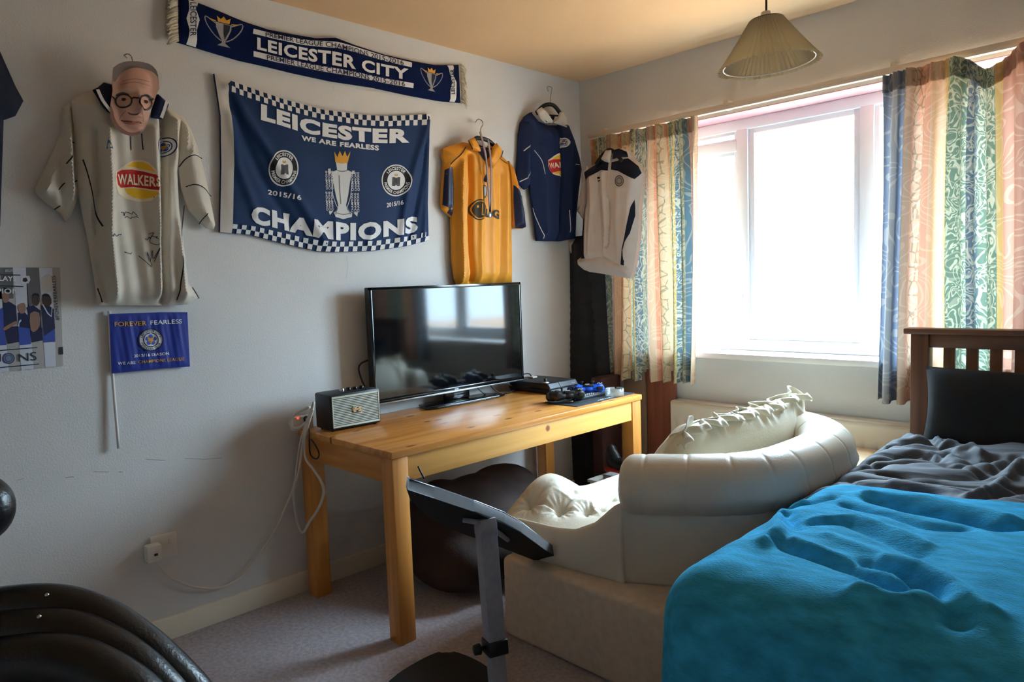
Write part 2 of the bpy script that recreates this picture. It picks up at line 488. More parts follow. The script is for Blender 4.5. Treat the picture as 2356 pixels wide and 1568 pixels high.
M['bedwood'] = wood('bed_wood', (92, 58, 40), (128, 84, 58), 2, False, .5)
M['bedrail'] = wood('bed_rail_wood', (92, 58, 40), (122, 80, 56), 0, False, .5)
M['redwood'] = wood('reddish_board', (118, 66, 50), (142, 82, 62), 2, False, .6)
M['palebox'] = wood('pale_cabinet', (206, 174, 132), (226, 196, 156), 0, False, .45)
M['black'] = mat('black_plastic', (22, 22, 24), .45, bump=.05, bscale=200)
M['black_gloss'] = mat('black_gloss', (10, 10, 12), .12)
M['screen'] = mat('tv_screen', (9, 10, 13), .07, spec=.6)
M['silver'] = mat('silver_trim', (160, 165, 172), .3, metal=.8)
M['chrome'] = mat('chrome', (200, 200, 200), .2, metal=1)
M['darkgrey'] = mat('dark_grey_plastic', (52, 54, 58), .5)
M['cream_grille'] = mat('cream_grille', (206, 208, 190), .6)
M['brass'] = mat('brass_letter', (216, 184, 140), .4, metal=.3)
M['console'] = mat('console_matt', (30, 30, 33), .5)
M['console_face'] = mat('console_face', (62, 68, 78), .35)
M['blue_plastic'] = mat('blue_plastic', (20, 82, 205), .3)
M['white_plastic'] = mat('white_plastic', (222, 216, 206), .45)
M['white_cable'] = mat('white_cable', (214, 204, 190), .5)
M['black_cable'] = mat('black_cable', (24, 22, 22), .5)
M['button'] = mat('grey_button', (150, 152, 155), .5)
M['mat'] = mat('dark_desk_mat', (50, 54, 62), .7, .1, 60, .2, 300)
M['ashglass'] = glass('ashtray_glass', (.90, .93, .93), .10)
_n = M['ashglass'].node_tree; _o = [n for n in _n.nodes if n.type == 'OUTPUT_MATERIAL'][0]; _s = _o.inputs[0].links[0].from_socket
_d = _n.nodes.new('ShaderNodeBsdfDiffuse'); _d.inputs[0].default_value = (.75, .8, .8, 1); _m = _n.nodes.new('ShaderNodeMixShader'); _m.inputs[0].default_value = .22
_n.links.new(_s, _m.inputs[1]); _n.links.new(_d.outputs[0], _m.inputs[2]); _n.links.new(_m.outputs[0], _o.inputs[0])
M['cream'] = mat('cream_leather', (216, 208, 190), .36, .05, 5, .22, 190, .55, bdist=.003)
M['cream_cushion'] = mat('cream_cushion_cloth', (222, 214, 192), .5, .04, 6, .2, 120, .4)
M['base'] = mat('beige_upholstery', (208, 191, 170), .85, .08, 40, .35, 320, .2, sheen=.2)
M['crease'] = mat('leather_button', (150, 138, 114), .5)
M['leather_black'] = mat('black_leather', (20, 20, 22), .33, .15, 20, .2, 160, .5)
M['duvet'] = mat('charcoal_duvet', (76, 82, 90), .75, .12, 9, .12, 260, .3, sheen=.25)
M['pillow'] = mat('black_pillowcase', (34, 36, 40), .8, .1, 20, .1, 200, .25, sheen=.2)
M['throw'] = mat('turquoise_fleece', (62, 172, 220), .95, .28, 26, .8, 210, .08, sheen=.5, stretch=(.6, 1.6, 1), bdist=.005)
M['beanbag'] = mat('brown_beanbag', (58, 44, 40), .75, .2, 12, .25, 120, .2, sheen=.3)
M['charcoal_cloth'] = mat('charcoal_cloth', (50, 50, 54), .9, .15, 14, .2, 200, .15, sheen=.2)
M['maroon'] = mat('maroon_box', (64, 36, 34), .7, .1, 10)
M['greybrown'] = mat('grey_brown_board', (128, 108, 92), .7, .06, 8)
M['radiator'] = mat('radiator_enamel', (214, 206, 190), .4)
M['stand'] = mat('grey_coated_steel', (150, 154, 166), .45, .08, 60)
M['stand_top'] = mat('dark_table_laminate', (40, 40, 44), .5)
M['stand_edge'] = mat('grey_table_edge', (92, 90, 92), .6, .08, 50)
M['stand_under'] = mat('black_underside', (14, 13, 14), .7)
M['shade'] = None
M['cord'] = mat('brown_cord', (70, 52, 42), .6)
M['metal_hook'] = mat('steel_hook', (150, 146, 140), .35, metal=.9)
M['hanger'] = mat('black_hanger', (26, 24, 24), .5)
cloth = lambda n, c, **k: mat(n, c, .78, .05, 10, .18, 420, .3, sheen=.25, **k)
M['white_shirt'] = cloth('white_shirt_cloth', (206, 198, 184))
M['navy_shirt'] = cloth('navy_shirt_cloth', (24, 38, 76))
M['dark_navy'] = cloth('dark_navy_cloth', (20, 26, 46))
M['orange_shirt'] = mat('orange_shirt_cloth', (226, 150, 40), .55, .05, 8, .12, 420, .4, sheen=.2)
M['navy_satin'] = mat('navy_satin', (22, 30, 62), .45, .05, 8, .1, 300, .4)
M['jacket_white'] = cloth('white_jacket_cloth', (216, 207, 202))
M['flag_blue'] = mat('flag_blue_cloth', (12, 44, 86), .7, .06, 6, .15, 500, .3, sheen=.15)
M['flag_white'] = mat('flag_white_cloth', (206, 200, 192), .75, .03, 6, .15, 500, .3)
M['scarf_blue'] = mat('scarf_blue_knit', (15, 28, 68), .95, .12, 30, .6, 320, .1, sheen=.3)
M['fringe'] = mat('fringe_wool', (206, 196, 176), .95, .1, 60)
M['small_flag'] = mat('small_flag_satin', (34, 50, 140), .5, .04, 10, .08, 300, .4)
M['flag_stick'] = mat('white_stick', (214, 208, 204), .5)
M['print_white'] = mat('print_white', (222, 222, 222), .8)
M['print_navy'] = mat('print_navy', (24, 34, 72), .8)
M['print_black'] = mat('print_black', (18, 18, 22), .8)
M['print_blue'] = mat('print_blue', (60, 84, 170), .8)
M['print_gold'] = mat('print_gold', (208, 152, 52), .8)
M['print_red'] = mat('print_red', (190, 30, 34), .8)
M['print_yellow'] = mat('print_yellow', (238, 190, 40), .8)
M['print_cream'] = mat('print_cream', (240, 222, 190), .8)
M['print_grey'] = mat('print_grey', (150, 150, 152), .8)
M['ink'] = mat('marker_ink', (52, 52, 60), .8)
M['grass'] = mat('sunlit_paving', (140, 108, 80), .9, .15, .6)
M['house'] = mat('pale_render', (225, 220, 210), .9)
M['roof'] = mat('roof_tile', (170, 150, 140), .9, .2, 3)
M['leaf'] = mat('tree_leaf', (48, 62, 56), .8, .3, 3)

def lampshade_mat():
    m = bpy.data.materials.new('pleated_shade'); nt, b = nodes_of(m)
    o = [n for n in nt.nodes if n.type == 'OUTPUT_MATERIAL'][0]
    b.inputs['Base Color'].default_value = (*lin((206, 196, 172)), 1); b.inputs['Roughness'].default_value = .7
    t = nt.nodes.new('ShaderNodeBsdfTranslucent'); t.inputs[0].default_value = (*lin((214, 202, 174)), 1)
    mx = nt.nodes.new('ShaderNodeMixShader'); mx.inputs[0].default_value = .5
    nt.links.new(b.outputs[0], mx.inputs[1]); nt.links.new(t.outputs[0], mx.inputs[2]); nt.links.new(mx.outputs[0], o.inputs[0])
    return m
M['shade'] = lampshade_mat()

def curtain_mat(name, shift=0.0, rep=.46, second=None, band_end=.72):
    """printed cotton: stripes of peach, cream, leaf sprigs, green paisley, blue; light shines through it"""
    m = bpy.data.materials.new(name); nt, b = nodes_of(m); N = nt.nodes; L = nt.links
    o = [n for n in N if n.type == 'OUTPUT_MATERIAL'][0]
    uv = N.new('ShaderNodeTexCoord'); sp = N.new('ShaderNodeSeparateXYZ'); L.new(uv.outputs['UV'], sp.inputs[0])
    def math_(op, a, b_=None, c=None):
        n = N.new('ShaderNodeMath'); n.operation = op
        for i, v in enumerate((a, b_, c)):
            if v is None: continue
            if isinstance(v, (int, float)): n.inputs[i].default_value = v
            else: L.new(v, n.inputs[i])
        return n.outputs[0]
    u = math_('FRACT', math_('ADD', math_('MULTIPLY', sp.outputs[0], 1/rep), shift))
    r = N.new('ShaderNodeValToRGB'); cr = r.color_ramp; cr.interpolation = 'CONSTANT'
    st = second or [(0, (206, 150, 122)), (.13, (206, 188, 158)), (.27, (206, 152, 124)), (.34, (204, 176, 112)), (.37, (104, 128, 114)), (.50, (204, 176, 112)),
                    (.53, (100, 124, 138)), (.60, (142, 152, 134)), (.72, (88, 118, 132)), (.76, (182, 150, 138)), (.9, (202, 180, 150))]
    while len(cr.elements) < len(st): cr.elements.new(.5)
    for e, (p, c) in zip(cr.elements, st): e.position = p; e.color = (*lin(c), 1)
    L.new(u, r.inputs[0])
    # ornament: curling light lines on the green and blue bands, dark sprigs on the cream band
    mp = N.new('ShaderNodeMapping'); mp.inputs['Scale'].default_value = (1.5, .8, 1); L.new(uv.outputs['UV'], mp.inputs['Vector'])
    mg = N.new('ShaderNodeTexNoise'); mg.inputs['Scale'].default_value = 15; mg.inputs['Detail'].default_value = 1.5; mg.inputs['Distortion'].default_value = 1.2
    L.new(mp.outputs[0], mg.inputs['Vector'])
    line = math_('GREATER_THAN', math_('SINE', math_('MULTIPLY', mg.outputs['Fac'], 46)), .35)
    band = math_('MULTIPLY', math_('GREATER_THAN', u, .37), math_('LESS_THAN', u, band_end))
    mx = N.new('ShaderNodeMix'); mx.data_type = 'RGBA'; L.new(math_('MULTIPLY', math_('MULTIPLY', line, band), .6), mx.inputs[0])
    L.new(r.outputs[0], mx.inputs[6]); mx.inputs[7].default_value = (*lin((226, 222, 196)), 1)
    vo = N.new('ShaderNodeTexVoronoi'); vo.inputs['Scale'].default_value = 1.0; vo.feature = 'DISTANCE_TO_EDGE'
    mp2 = N.new('ShaderNodeMapping'); mp2.inputs['Scale'].default_value = (34, 18, 1); L.new(uv.outputs['UV'], mp2.inputs['Vector']); L.new(mp2.outputs[0], vo.inputs['Vector'])
    sprig = math_('MULTIPLY', math_('LESS_THAN', vo.outputs['Distance'], .05), math_('MULTIPLY', math_('GREATER_THAN', u, .165), math_('LESS_THAN', u, .235)))
    mx2 = N.new('ShaderNodeMix'); mx2.data_type = 'RGBA'; L.new(math_('MULTIPLY', sprig, .55), mx2.inputs[0]); L.new(mx.outputs[2], mx2.inputs[6]); mx2.inputs[7].default_value = (*lin((92, 104, 84)), 1)
    wv = N.new('ShaderNodeTexNoise'); wv.inputs['Scale'].default_value = 7; wv.inputs['Detail'].default_value = .5; wv.inputs['Distortion'].default_value = .6
    L.new(uv.outputs['UV'], wv.inputs['Vector'])
    paisley = math_('MULTIPLY', math_('GREATER_THAN', math_('SINE', math_('MULTIPLY', wv.outputs['Fac'], 70)), .72), .22)
    mx3 = N.new('ShaderNodeMix'); mx3.data_type = 'RGBA'; L.new(paisley, mx3.inputs[0]); L.new(mx2.outputs[2], mx3.inputs[6]); mx3.inputs[7].default_value = (*lin((240, 226, 200)), 1)
    c = mx3.outputs[2]; L.new(c, b.inputs['Base Color']); b.inputs['Roughness'].default_value = .85
    t = N.new('ShaderNodeBsdfTranslucent'); L.new(c, t.inputs[0])
    ms = N.new('ShaderNodeMixShader'); ms.inputs[0].default_value = .13
    L.new(b.outputs[0], ms.inputs[1]); L.new(t.outputs[0], ms.inputs[2]); L.new(ms.outputs[0], o.inputs[0])
    return m
M['curtain'] = curtain_mat('printed_curtain_cotton', .30)
M['curtain2'] = curtain_mat('printed_curtain_cotton_right', 0, 1.02, [(0, (120, 130, 146)), (.055, (152, 154, 156)), (.075, (118, 128, 146)), (.11, (140, 140, 144)), (.14, (190, 166, 146)), (.19, (204, 158, 134)), (.27, (206, 178, 150)), (.34, (202, 176, 114)),  # first blue-grey stops put the lens-flare wash at the left edge into the print
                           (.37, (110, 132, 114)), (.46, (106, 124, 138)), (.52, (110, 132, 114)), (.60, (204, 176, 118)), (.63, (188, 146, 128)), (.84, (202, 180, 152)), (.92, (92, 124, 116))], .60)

# ---------------------------------------------------------------- the room
XR, YB, HC = 3.75, -1.6, 2.4
def structure(o): o['kind'] = 'structure'; return o
structure(box('floor', (-.2, YB - .2, -.25), (XR + .2, YW + .35, 0), M['carpet'], bev=0))
structure(box('ceiling', (-.2, YB - .2, HC), (XR + .2, YW + .35, HC + .25), M['ceil'], bev=0))
structure(box('wall_left', (-.2, YB - .2, 0), (0, YW + .35, HC), M['wall'], bev=0))
structure(box('wall_right', (XR, YB - .2, 0), (XR + .2, YW + .35, HC), M['wall'], bev=0))
structure(box('wall_back', (0, YB - .2, 0), (XR, YB, HC), M['wall'], bev=0))
# window wall with its opening
OX0, OX1, OZ0, OZ1, YF = .33, 2.42, .866, 2.040, 3.43
bm = bmesh.new()
addbox(bm, (0, YW, 0), (OX0, YW + .33, HC)); addbox(bm, (OX1, YW, 0), (XR, YW + .33, HC))
addbox(bm, (OX0, YW, 0), (OX1, YW + .33, OZ0 - .03)); addbox(bm, (OX0, YW, OZ1 + .004), (OX1, YW + .33, HC))
structure(mkbm('wall_window', bm, M['wall']))
structure(box('trim_1', (OX0, YW, OZ1), (OX1, YF + .0, OZ1 + .004), M['pink'], bev=0))       # painted underside of the lintel
structure(box('trim_2', (OX0 - .03, YW - .035, OZ0 - .03), (OX1 + .03, YF + .02, OZ0), M['sill'], bev=.006))   # sill board
structure(box('baseboard_left', (0, YB, 0), (.016, YW, .085), M['skirting'], bev=.004))
structure(box('baseboard_window', (.016, YW - .016, 0), (XR, YW, .085), M['skirting'], bev=.004))
structure(box('baseboard_back', (.016, YB, 0), (XR, YB + .016, .085), M['skirting'], bev=.004))
# window: outer frame, two mullions, three lights; the left one has a fanlight above a transom
wroot = thing('window_1', ((OX0 + OX1)/2, YF, OZ0), None, None); wroot['kind'] = 'structure'
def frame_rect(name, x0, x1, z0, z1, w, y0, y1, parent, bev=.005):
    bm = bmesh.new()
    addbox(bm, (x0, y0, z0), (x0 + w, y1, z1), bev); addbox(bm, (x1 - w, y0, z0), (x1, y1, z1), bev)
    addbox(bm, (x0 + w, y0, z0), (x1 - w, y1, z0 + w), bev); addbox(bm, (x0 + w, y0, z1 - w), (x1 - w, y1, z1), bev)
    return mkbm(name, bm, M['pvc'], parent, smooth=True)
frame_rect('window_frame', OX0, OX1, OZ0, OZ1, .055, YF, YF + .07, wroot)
MX1, MX2 = .93, 1.53
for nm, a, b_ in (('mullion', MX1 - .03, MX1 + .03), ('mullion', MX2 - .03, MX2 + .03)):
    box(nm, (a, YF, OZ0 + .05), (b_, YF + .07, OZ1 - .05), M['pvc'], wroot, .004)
def light(x0, x1, z0, z1, w=.028):
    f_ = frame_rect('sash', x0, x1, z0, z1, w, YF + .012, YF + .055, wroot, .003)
    box('pane', (x0 + w - .004, YF + .03, z0 + w - .004), (x1 - w + .004, YF + .034, z1 - w + .004), M['glass'], f_, 0)
    return f_
s1 = light(OX0 + .05, MX1 - .028, OZ0 + .05, 1.885, .02)
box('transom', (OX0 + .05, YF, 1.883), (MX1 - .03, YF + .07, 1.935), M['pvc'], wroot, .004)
light(OX0 + .05, MX1 - .028, 1.93, OZ1 - .05, .02)
s2 = light(MX1 + .03, MX2 - .03, OZ0 + .05, OZ1 - .05, .03)
light(MX2 + .03, OX1 - .05, OZ0 + .05, OZ1 - .05, .02)
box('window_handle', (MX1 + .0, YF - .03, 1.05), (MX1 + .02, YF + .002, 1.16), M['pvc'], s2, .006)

# ---------------------------------------------------------------- outside, beyond the glass
o = box('ground', (-60, YW + .4, -3.0), (60, 120, -2.8), M['grass'], bev=0); o['kind'] = 'structure'
def house(x, y, w, d, h, lab):
    t = thing('house', (x, y, -2.8), lab, 'house')
    box('house_wall', (x - w/2, y, -2.8), (x + w/2, y + d, -2.8 + h), M['house'], t, 0)
    z = -2.8 + h
    prism('roof', [(x - w/2 - .3, y - .3, z), (x - w/2 - .3, y + d + .3, z), (x - w/2 - .3, y + d/2, z + 1.7)], (w + .6, 0, 0), M['roof'], t)
    for wx in (-w*.25, w*.22):
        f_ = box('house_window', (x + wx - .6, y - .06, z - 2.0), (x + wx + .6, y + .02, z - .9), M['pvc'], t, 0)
        box('house_pane', (x + wx - .5, y - .08, z - 1.9), (x + wx + .5, y - .055, z - 1.0), M['darkgrey'], f_, 0)
    return t
house(-15.5, 22, 9, 7, 4.1, 'pale rendered house seen through the left pane')
house(-5.2, 27, 8, 7, 4.0, 'pale rendered house seen through the middle pane')
def tree(x, y, z0, h, rad, lab):
    t = thing('tree', (x, y, -2.8), lab, 'tree')
    tube('trunk', [(x, y, -2.8), (x + .1, y, z0 - .5), (x, y + .1, z0 + .3)], .16, M['redwood'], t)
    bm = bmesh.new()
    for i in range(900):
        v = Vector((random.gauss(0, 1), random.gauss(0, 1), random.gauss(0, 1))).normalized()*random.random()**.4*rad
        p = Vector((x, y, z0 + h/2)) + Vector((v.x, v.y, v.z*h/2/rad)); q = Matrix.Rotation(random.random()*6, 3, (random.random() - .5, random.random() - .5, 1))
        vs = [bm.verts.new(p + q @ Vector(c)) for c in ((-.16, -.1, 0), (.16, -.1, .05), (.16, .1, 0), (-.16, .1, -.05))]; bm.faces.new(vs)
    c = mkbm('crown', bm, M['leaf'], t); c['kind'] = 'stuff'
tree(-13.0, 19.5, -1.2, 3.6, 1.7, 'leafy tree seen through the left pane beside the pale house')

# ---------------------------------------------------------------- curtains
rail = thing('curtain_rail', (1.37, YW, 2.06), 'long cream plastic curtain rail above the window', 'curtain rail')
box('track', (.10, YW - .055, 2.052), (2.75, YW - .03, 2.082), M['rail'], rail, .004)
for x in (.2, .95, 1.7, 2.6): box('bracket', (x - .012, YW - .05, 2.055), (x + .012, YW, 2.10), M['rail'], rail, .002)

def curtain(name, topL, topR, botL, botR, pleats, material, label, amp=.03, sag=None, yoff=3.205, full=1.9, seed=1, tilt=0, gather=0.0):
    """corners in metres (x, z); a gathered header, pleats that open towards the hem, hem wave"""
    rng = np.random.RandomState(seed); ph = rng.rand(8)*6.28
    nu, nv = int(pleats*16), 60
    t = thing(name, ((topL[0] + topR[0])/2, yoff, botL[1]), label, 'curtain')
    V = []; UV = []
    wid = (topR[0] - topL[0])*full
    jit = np.cumsum(.6 + .8*rng.rand(int(pleats) + 2)); jit = (jit - jit[0])/(jit[-1] - jit[0])
    for j in range(nv + 1):
        v = j/nv                                    # 0 top, 1 hem
        for i in range(nu + 1):
            u = i/nu
            k = np.interp(u, jit, np.arange(len(jit)))   # uneven pleats
            xa = topL[0] + (topR[0] - topL[0])*u; xb = botL[0] + (botR[0] - botL[0])*u
            x = xa + (xb - xa)*v; z = (topL[1] + (topR[1] - topL[1])*u)*(1 - v) + (botL[1] + (botR[1] - botL[1])*u)*v
            if sag is not None: z -= sag(u)*max(0, 1 - v*2.2)
            open_ = min(1, v*6)
            y = yoff + amp*math.sin(2*math.pi*k)*(.45 + .55*open_) + amp*.35*math.sin(2*math.pi*(k*.5) + ph[0] + 1.5*v) + .006*math.sin(2*math.pi*k*3.3 + ph[1])*(1 - open_)
            x += amp*.45*math.sin(4*math.pi*k + ph[2])*open_*.6 + .010*math.sin(3*v + 9*u + ph[3])
            z += .006*math.sin(2*math.pi*k)*(v > .99)
            V.append((x, min(y, YW - .012), z)); UV.append((u*wid, v*(topL[1] - botL[1])))
    F = [(j*(nu + 1) + i, (j + 1)*(nu + 1) + i, (j + 1)*(nu + 1) + i + 1, j*(nu + 1) + i + 1) for j in range(nv) for i in range(nu)]
    o = mk('curtain_cloth', V, F, material, t)
    ul = o.data.uv_layers.new(name='UVMap'); idx = np.empty(len(o.data.loops), int); o.data.loops.foreach_get('vertex_index', idx)
    ul.data.foreach_set('uv', np.array(UV)[idx].ravel())
    # header tape at the top, a second layer of cloth, pencil pleated
    H_ = []; nh = nu
    for j in range(5):
        for i in range(nh + 1):
            a = V[min(3, 0 + j)*(nu + 1) + i] if False else V[i]
            u = i/nh; zz = a[2] + .004 - j*.018
            H_.append((a[0], a[1] - .006 - .004*math.sin(u*pleats*6.28*4.5), zz))
    HF = [(j*(nh + 1) + i, (j + 1)*(nh + 1) + i, (j + 1)*(nh + 1) + i + 1, j*(nh + 1) + i + 1) for j in range(4) for i in range(nh)]
    h = mk('header_tape', H_, HF, material, t)
    ul = h.data.uv_layers.new(name='UVMap'); idx = np.empty(len(h.data.loops), int); h.data.loops.foreach_get('vertex_index', idx)
    huv = np.array([(i/nh*wid, j*.018) for j in range(5) for i in range(nh + 1)]); ul.data.foreach_set('uv', huv[idx].ravel())
    return t
Yc = 3.2
P = lambda x, y: ony(x, y, Yc)[[0, 2]]
curtain('curtain', P(1362, 322), P(1600, 268), P(1375, 868), P(1604, 882), 8, M['curtain'],
        'left curtain, striped peach, teal and cream print, behind the white tracksuit top', seed=4)
tl, bl = P(2026, 176), P(2020, 922)
tr = ony(2420, 80, Yc)[[0, 2]]
def sag(u): return .075*math.exp(-((u - .44)/.07)**2) + .05*max(0, min(1, (.5 - abs(u - .40))/.1))*0
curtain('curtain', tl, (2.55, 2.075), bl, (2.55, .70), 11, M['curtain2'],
        'right curtain, peach and green print with a blue flare-tinted edge, behind the bed head', sag=sag, seed=9, full=1.5)

# ---------------------------------------------------------------- radiator, boards, corner cloth, cabinet
t = thing('radiator', (1.2, 3.23, .14), 'white panel radiator on the wall under the window', 'radiator')
x0, x1, z0, z1 = .64, 1.80, .15, .603
def radf(u, v):
    x = x0 + (x1 - x0)*u; z = z0 + (z1 - z0)*v
    e = min(1, max(0, (v - .06)/.05))*min(1, max(0, (.80 - v)/.06))
    y = 3.198 + .012*e*(.5 - .5*math.cos(2*math.pi*u*21))**3
    return (x, y, z)
V, F = gridmesh(radf, 252, 20); solid(mk('radiator_panel', V, F, M['radiator'], t), .012, 1)
box('radiator_grille', (x0, 3.196, z1 - .004), (x1, 3.262, z1 + .008), M['radiator'], t, .003)
for x in (x0, x1 - .01): box('side_panel', (x - .004, 3.194, z0), (x + .012, 3.262, z1 + .004), M['radiator'], t, .003)
for x in (x0 + .1, x1 - .1): box('pipe_tail', (x - .008, 3.215, 0), (x + .008, 3.231, z0 + .01), M['chrome'], t, .004)

a = ony(1490, 880, 3.235)[0]; b_ = ony(1557, 950, 3.235)[0]
t = box('wooden_board', (a, 3.225, 0), (b_, 3.245, .76), M['redwood'], None, .003)
tag(t, 'reddish brown wooden board leaning upright on the wall left of the radiator', 'board')
a2 = ony(1440, 900, 3.235)[0]
t = box('narrow_board', (a2, 3.215, 0), (a - .004, 3.24, .745), M['greybrown'], None, .003)
tag(t, 'narrow grey-brown board upright under the left curtain beside the reddish board', 'board')
t = box('storage_box', (.24, 3.02, .0), (a2 - .006, 3.20, .725), M['maroon'], None, .01)
tag(t, 'tall dark maroon box behind the right end of the pine table', 'box')

pn = Panel('y', [(1292, 545), (1335, 540), (1372, 600), (1376, 700), (1386, 870), (1398, 1000), (1412, 1100), (1416, 1170), (1330, 1180), (1296, 1150), (1297, 1000), (1298, 850), (1296, 700)],
           dtyp=.16, dback=.085, dedge=.10, thick=.05, w=.06, waves=((.012, .11, 0, .05),), res=.025)
t = thing('hanging_coat', (.12, 3.12, .05), 'long charcoal cloth hanging in the corner below the navy shirt', 'cloth')
pn.build('coat_cloth', M['charcoal_cloth'], t)

cx0, cx1, cy0, cy1, ct = 1.38, 1.78, 2.835, 3.17, .497
t = thing('bedside_cabinet', ((cx0 + cx1)/2, (cy0 + cy1)/2, 0), 'low pale wood cabinet between cream armchair and radiator', 'cabinet')
box('cabinet_body', (cx0 + .01, cy0 + .012, 0), (cx1 - .01, cy1, ct - .02), M['palebox'], t, .004)
box('cabinet_top', (cx0, cy0, ct - .02), (cx1, cy1, ct), M['palebox'], t, .004)
d_ = box('drawer', (cx0 + .02, cy0 - .004, ct - .18), (cx1 - .02, cy0 + .013, ct - .03), M['palebox'], t, .004)
bm = bmesh.new(); bmesh.ops.create_uvsphere(bm, u_segments=12, v_segments=8, radius=.014, matrix=Matrix.Translation(((cx0 + cx1)/2, cy0 - .016, ct - .105))); mkbm('knob', bm, M['palebox'], d_, True)

# ---------------------------------------------------------------- pendant lamp
lc = Vector((1.662, 2.2, 1.905)); R0 = .151; hS = .140
t = thing('pendant_lamp', (lc.x, lc.y, HC), 'cream pleated pendant lampshade hanging on a brown cord', 'lamp')
axis_v = Vector(_f).cross(Vector((0, 0, 1))).normalized()
tiltM = Matrix.Rotation(math.radians(-3), 3, Vector(_f)).to_4x4()
nP = 56; V = []; F = []; m = 10
for k in range(nP*2):
    a = math.pi*k/nP; zz = 1 if k % 2 else -1
    for j in range(m + 1):
        v = j/m
        rad = R0 + (.050 - R0)*(v**.92); rad += zz*.0052*(1 - .65*v)
        p = Vector((rad*math.cos(a), rad*math.sin(a), -hS/2*0 + hS*v)); V.append(lc + tiltM.to_3x3() @ p)
n2 = nP*2
for k in range(n2):
    for j in range(m): F.append((k*(m + 1) + j, ((k + 1) % n2)*(m + 1) + j, ((k + 1) % n2)*(m + 1) + j + 1, k*(m + 1) + j + 1))
solid(mk('lamp_shade', V, F, M['shade'], t, smooth=False), .0012, 0)
T3 = tiltM.to_3x3()
ringP = [lc + T3 @ Vector((.137*math.cos(a), .137*math.sin(a), .008)) for a in np.linspace(0, 2*math.pi, 40, endpoint=False)]
tube('shade_ring', ringP, .0022, M['white_plastic'], t, 6, 0, True)
topP = [lc + T3 @ Vector((.049*math.cos(a), .049*math.sin(a), hS)) for a in np.linspace(0, 2*math.pi, 24, endpoint=False)]
tube('top_ring', topP, .0022, M['cord'], t, 6, 0, True)
hp = lc + T3 @ Vector((0, 0, hS - .01))
lathe('bulb_holder', [(.001, .035), (.014, .034), (.017, .01), (.021, 0), (.021, -.02), (.015, -.024), (.001, -.025)], hp, M['white_plastic'], t, 16, tiltM)
lathe('light_bulb', [(.001, -.085), (.016, -.081), (.026, -.066), (.028, -.052), (.021, -.036), (.013, -.022)], hp, M['white_plastic'], t, 20, tiltM)
for k in range(3):
    a = k*2.094; tube('spoke', [hp + T3 @ Vector((.02*math.cos(a), .02*math.sin(a), 0)), lc + T3 @ Vector((.049*math.cos(a), .049*math.sin(a), hS))], .0014, M['white_plastic'], t, 5, 0)
tube('lamp_cord', [hp + Vector((0, 0, .03)), hp + Vector((.002, 0, .16)), Vector((lc.x + .004, lc.y, HC - .03))], .0035, M['cord'], t, 8)
lathe('ceiling_rose', [(.001, -.03), (.03, -.028), (.04, -.012), (.042, 0)], (lc.x + .004, lc.y, HC), M['white_plastic'], t, 24)

# ---------------------------------------------------------------- pine table
TX0, TX1, TY0, TY1, TZ = .045, .703, 1.375, 2.845, .695
t = thing('pine_table', ((TX0 + TX1)/2, (TY0 + TY1)/2, 0), 'orange pine table along the left wall carrying the television', 'table')
box('table_top', (TX0, TY0, TZ - .026), (TX1, TY1, TZ), M['pine_top'], t, .004)
lw = .068
for lx in (TX0 + .006, TX1 - .006 - lw):
    for ly in (TY0 + .004, TY1 - .004 - lw): box('leg', (lx, ly, 0), (lx + lw, ly + lw, TZ - .026), M['pine_leg'], t, .004)
az = TZ - .026 - .092
box('apron', (TX1 - .033, TY0 + lw, az), (TX1 - .012, TY1 - lw, TZ - .026), M['pine_apron'], t, .002)
box('apron', (TX0 + .012, TY0 + lw, az), (TX0 + .033, TY1 - lw, TZ - .026), M['pine_apron'], t, .002)
box('apron', (TX0 + lw, TY0 + .008, az), (TX1 - lw, TY0 + .03, TZ - .026), M['pine_end'], t, .002)
box('apron', (TX0 + lw, TY1 - .03, az), (TX1 - lw, TY1 - .008, TZ - .026), M['pine_end'], t, .002)

# ---------------------------------------------------------------- television
tvx = .10; TA, TB = 1.716, 2.642; Z0, Z1 = .748, 1.259
t = thing('television', (tvx, (TA + TB)/2, TZ), 'large flat black television on the pine table under the orange shirt', 'television')
box('casing', (tvx - .040, TA, Z0), (tvx - .006, TB, Z1), M['black'], t, .004)
box('rear_cover', (tvx - .062, TA + .12, Z0 + .04), (tvx - .038, TB - .12, Z1 - .12), M['black'], t, .01)
bz = .014
bm = bmesh.new()
addbox(bm, (tvx - .012, TA, Z1 - bz), (tvx, TB, Z1), .002); addbox(bm, (tvx - .012, TA, Z0), (tvx, TB, Z0 + .022), .002)
addbox(bm, (tvx - .012, TA, Z0), (tvx, TA + bz, Z1), .002); addbox(bm, (tvx - .012, TB - bz, Z0), (tvx, TB, Z1), .002)
mkbm('bezel', bm, M['black_gloss'], t, True)
box('screen', (tvx - .008, TA + bz, Z0 + .02), (tvx - .003, TB - bz, Z1 - bz), M['screen'], t, 0)
box('silver_strip', (tvx - .006, TA + .004, Z0 - .002), (tvx + .001, TB - .004, Z0 + .005), M['silver'], t, .001)
box('badge', (tvx, (TA + TB)/2 - .012, Z0 + .008), (tvx + .0012, (TA + TB)/2 + .012, Z0 + .015), M['silver'], t, 0)
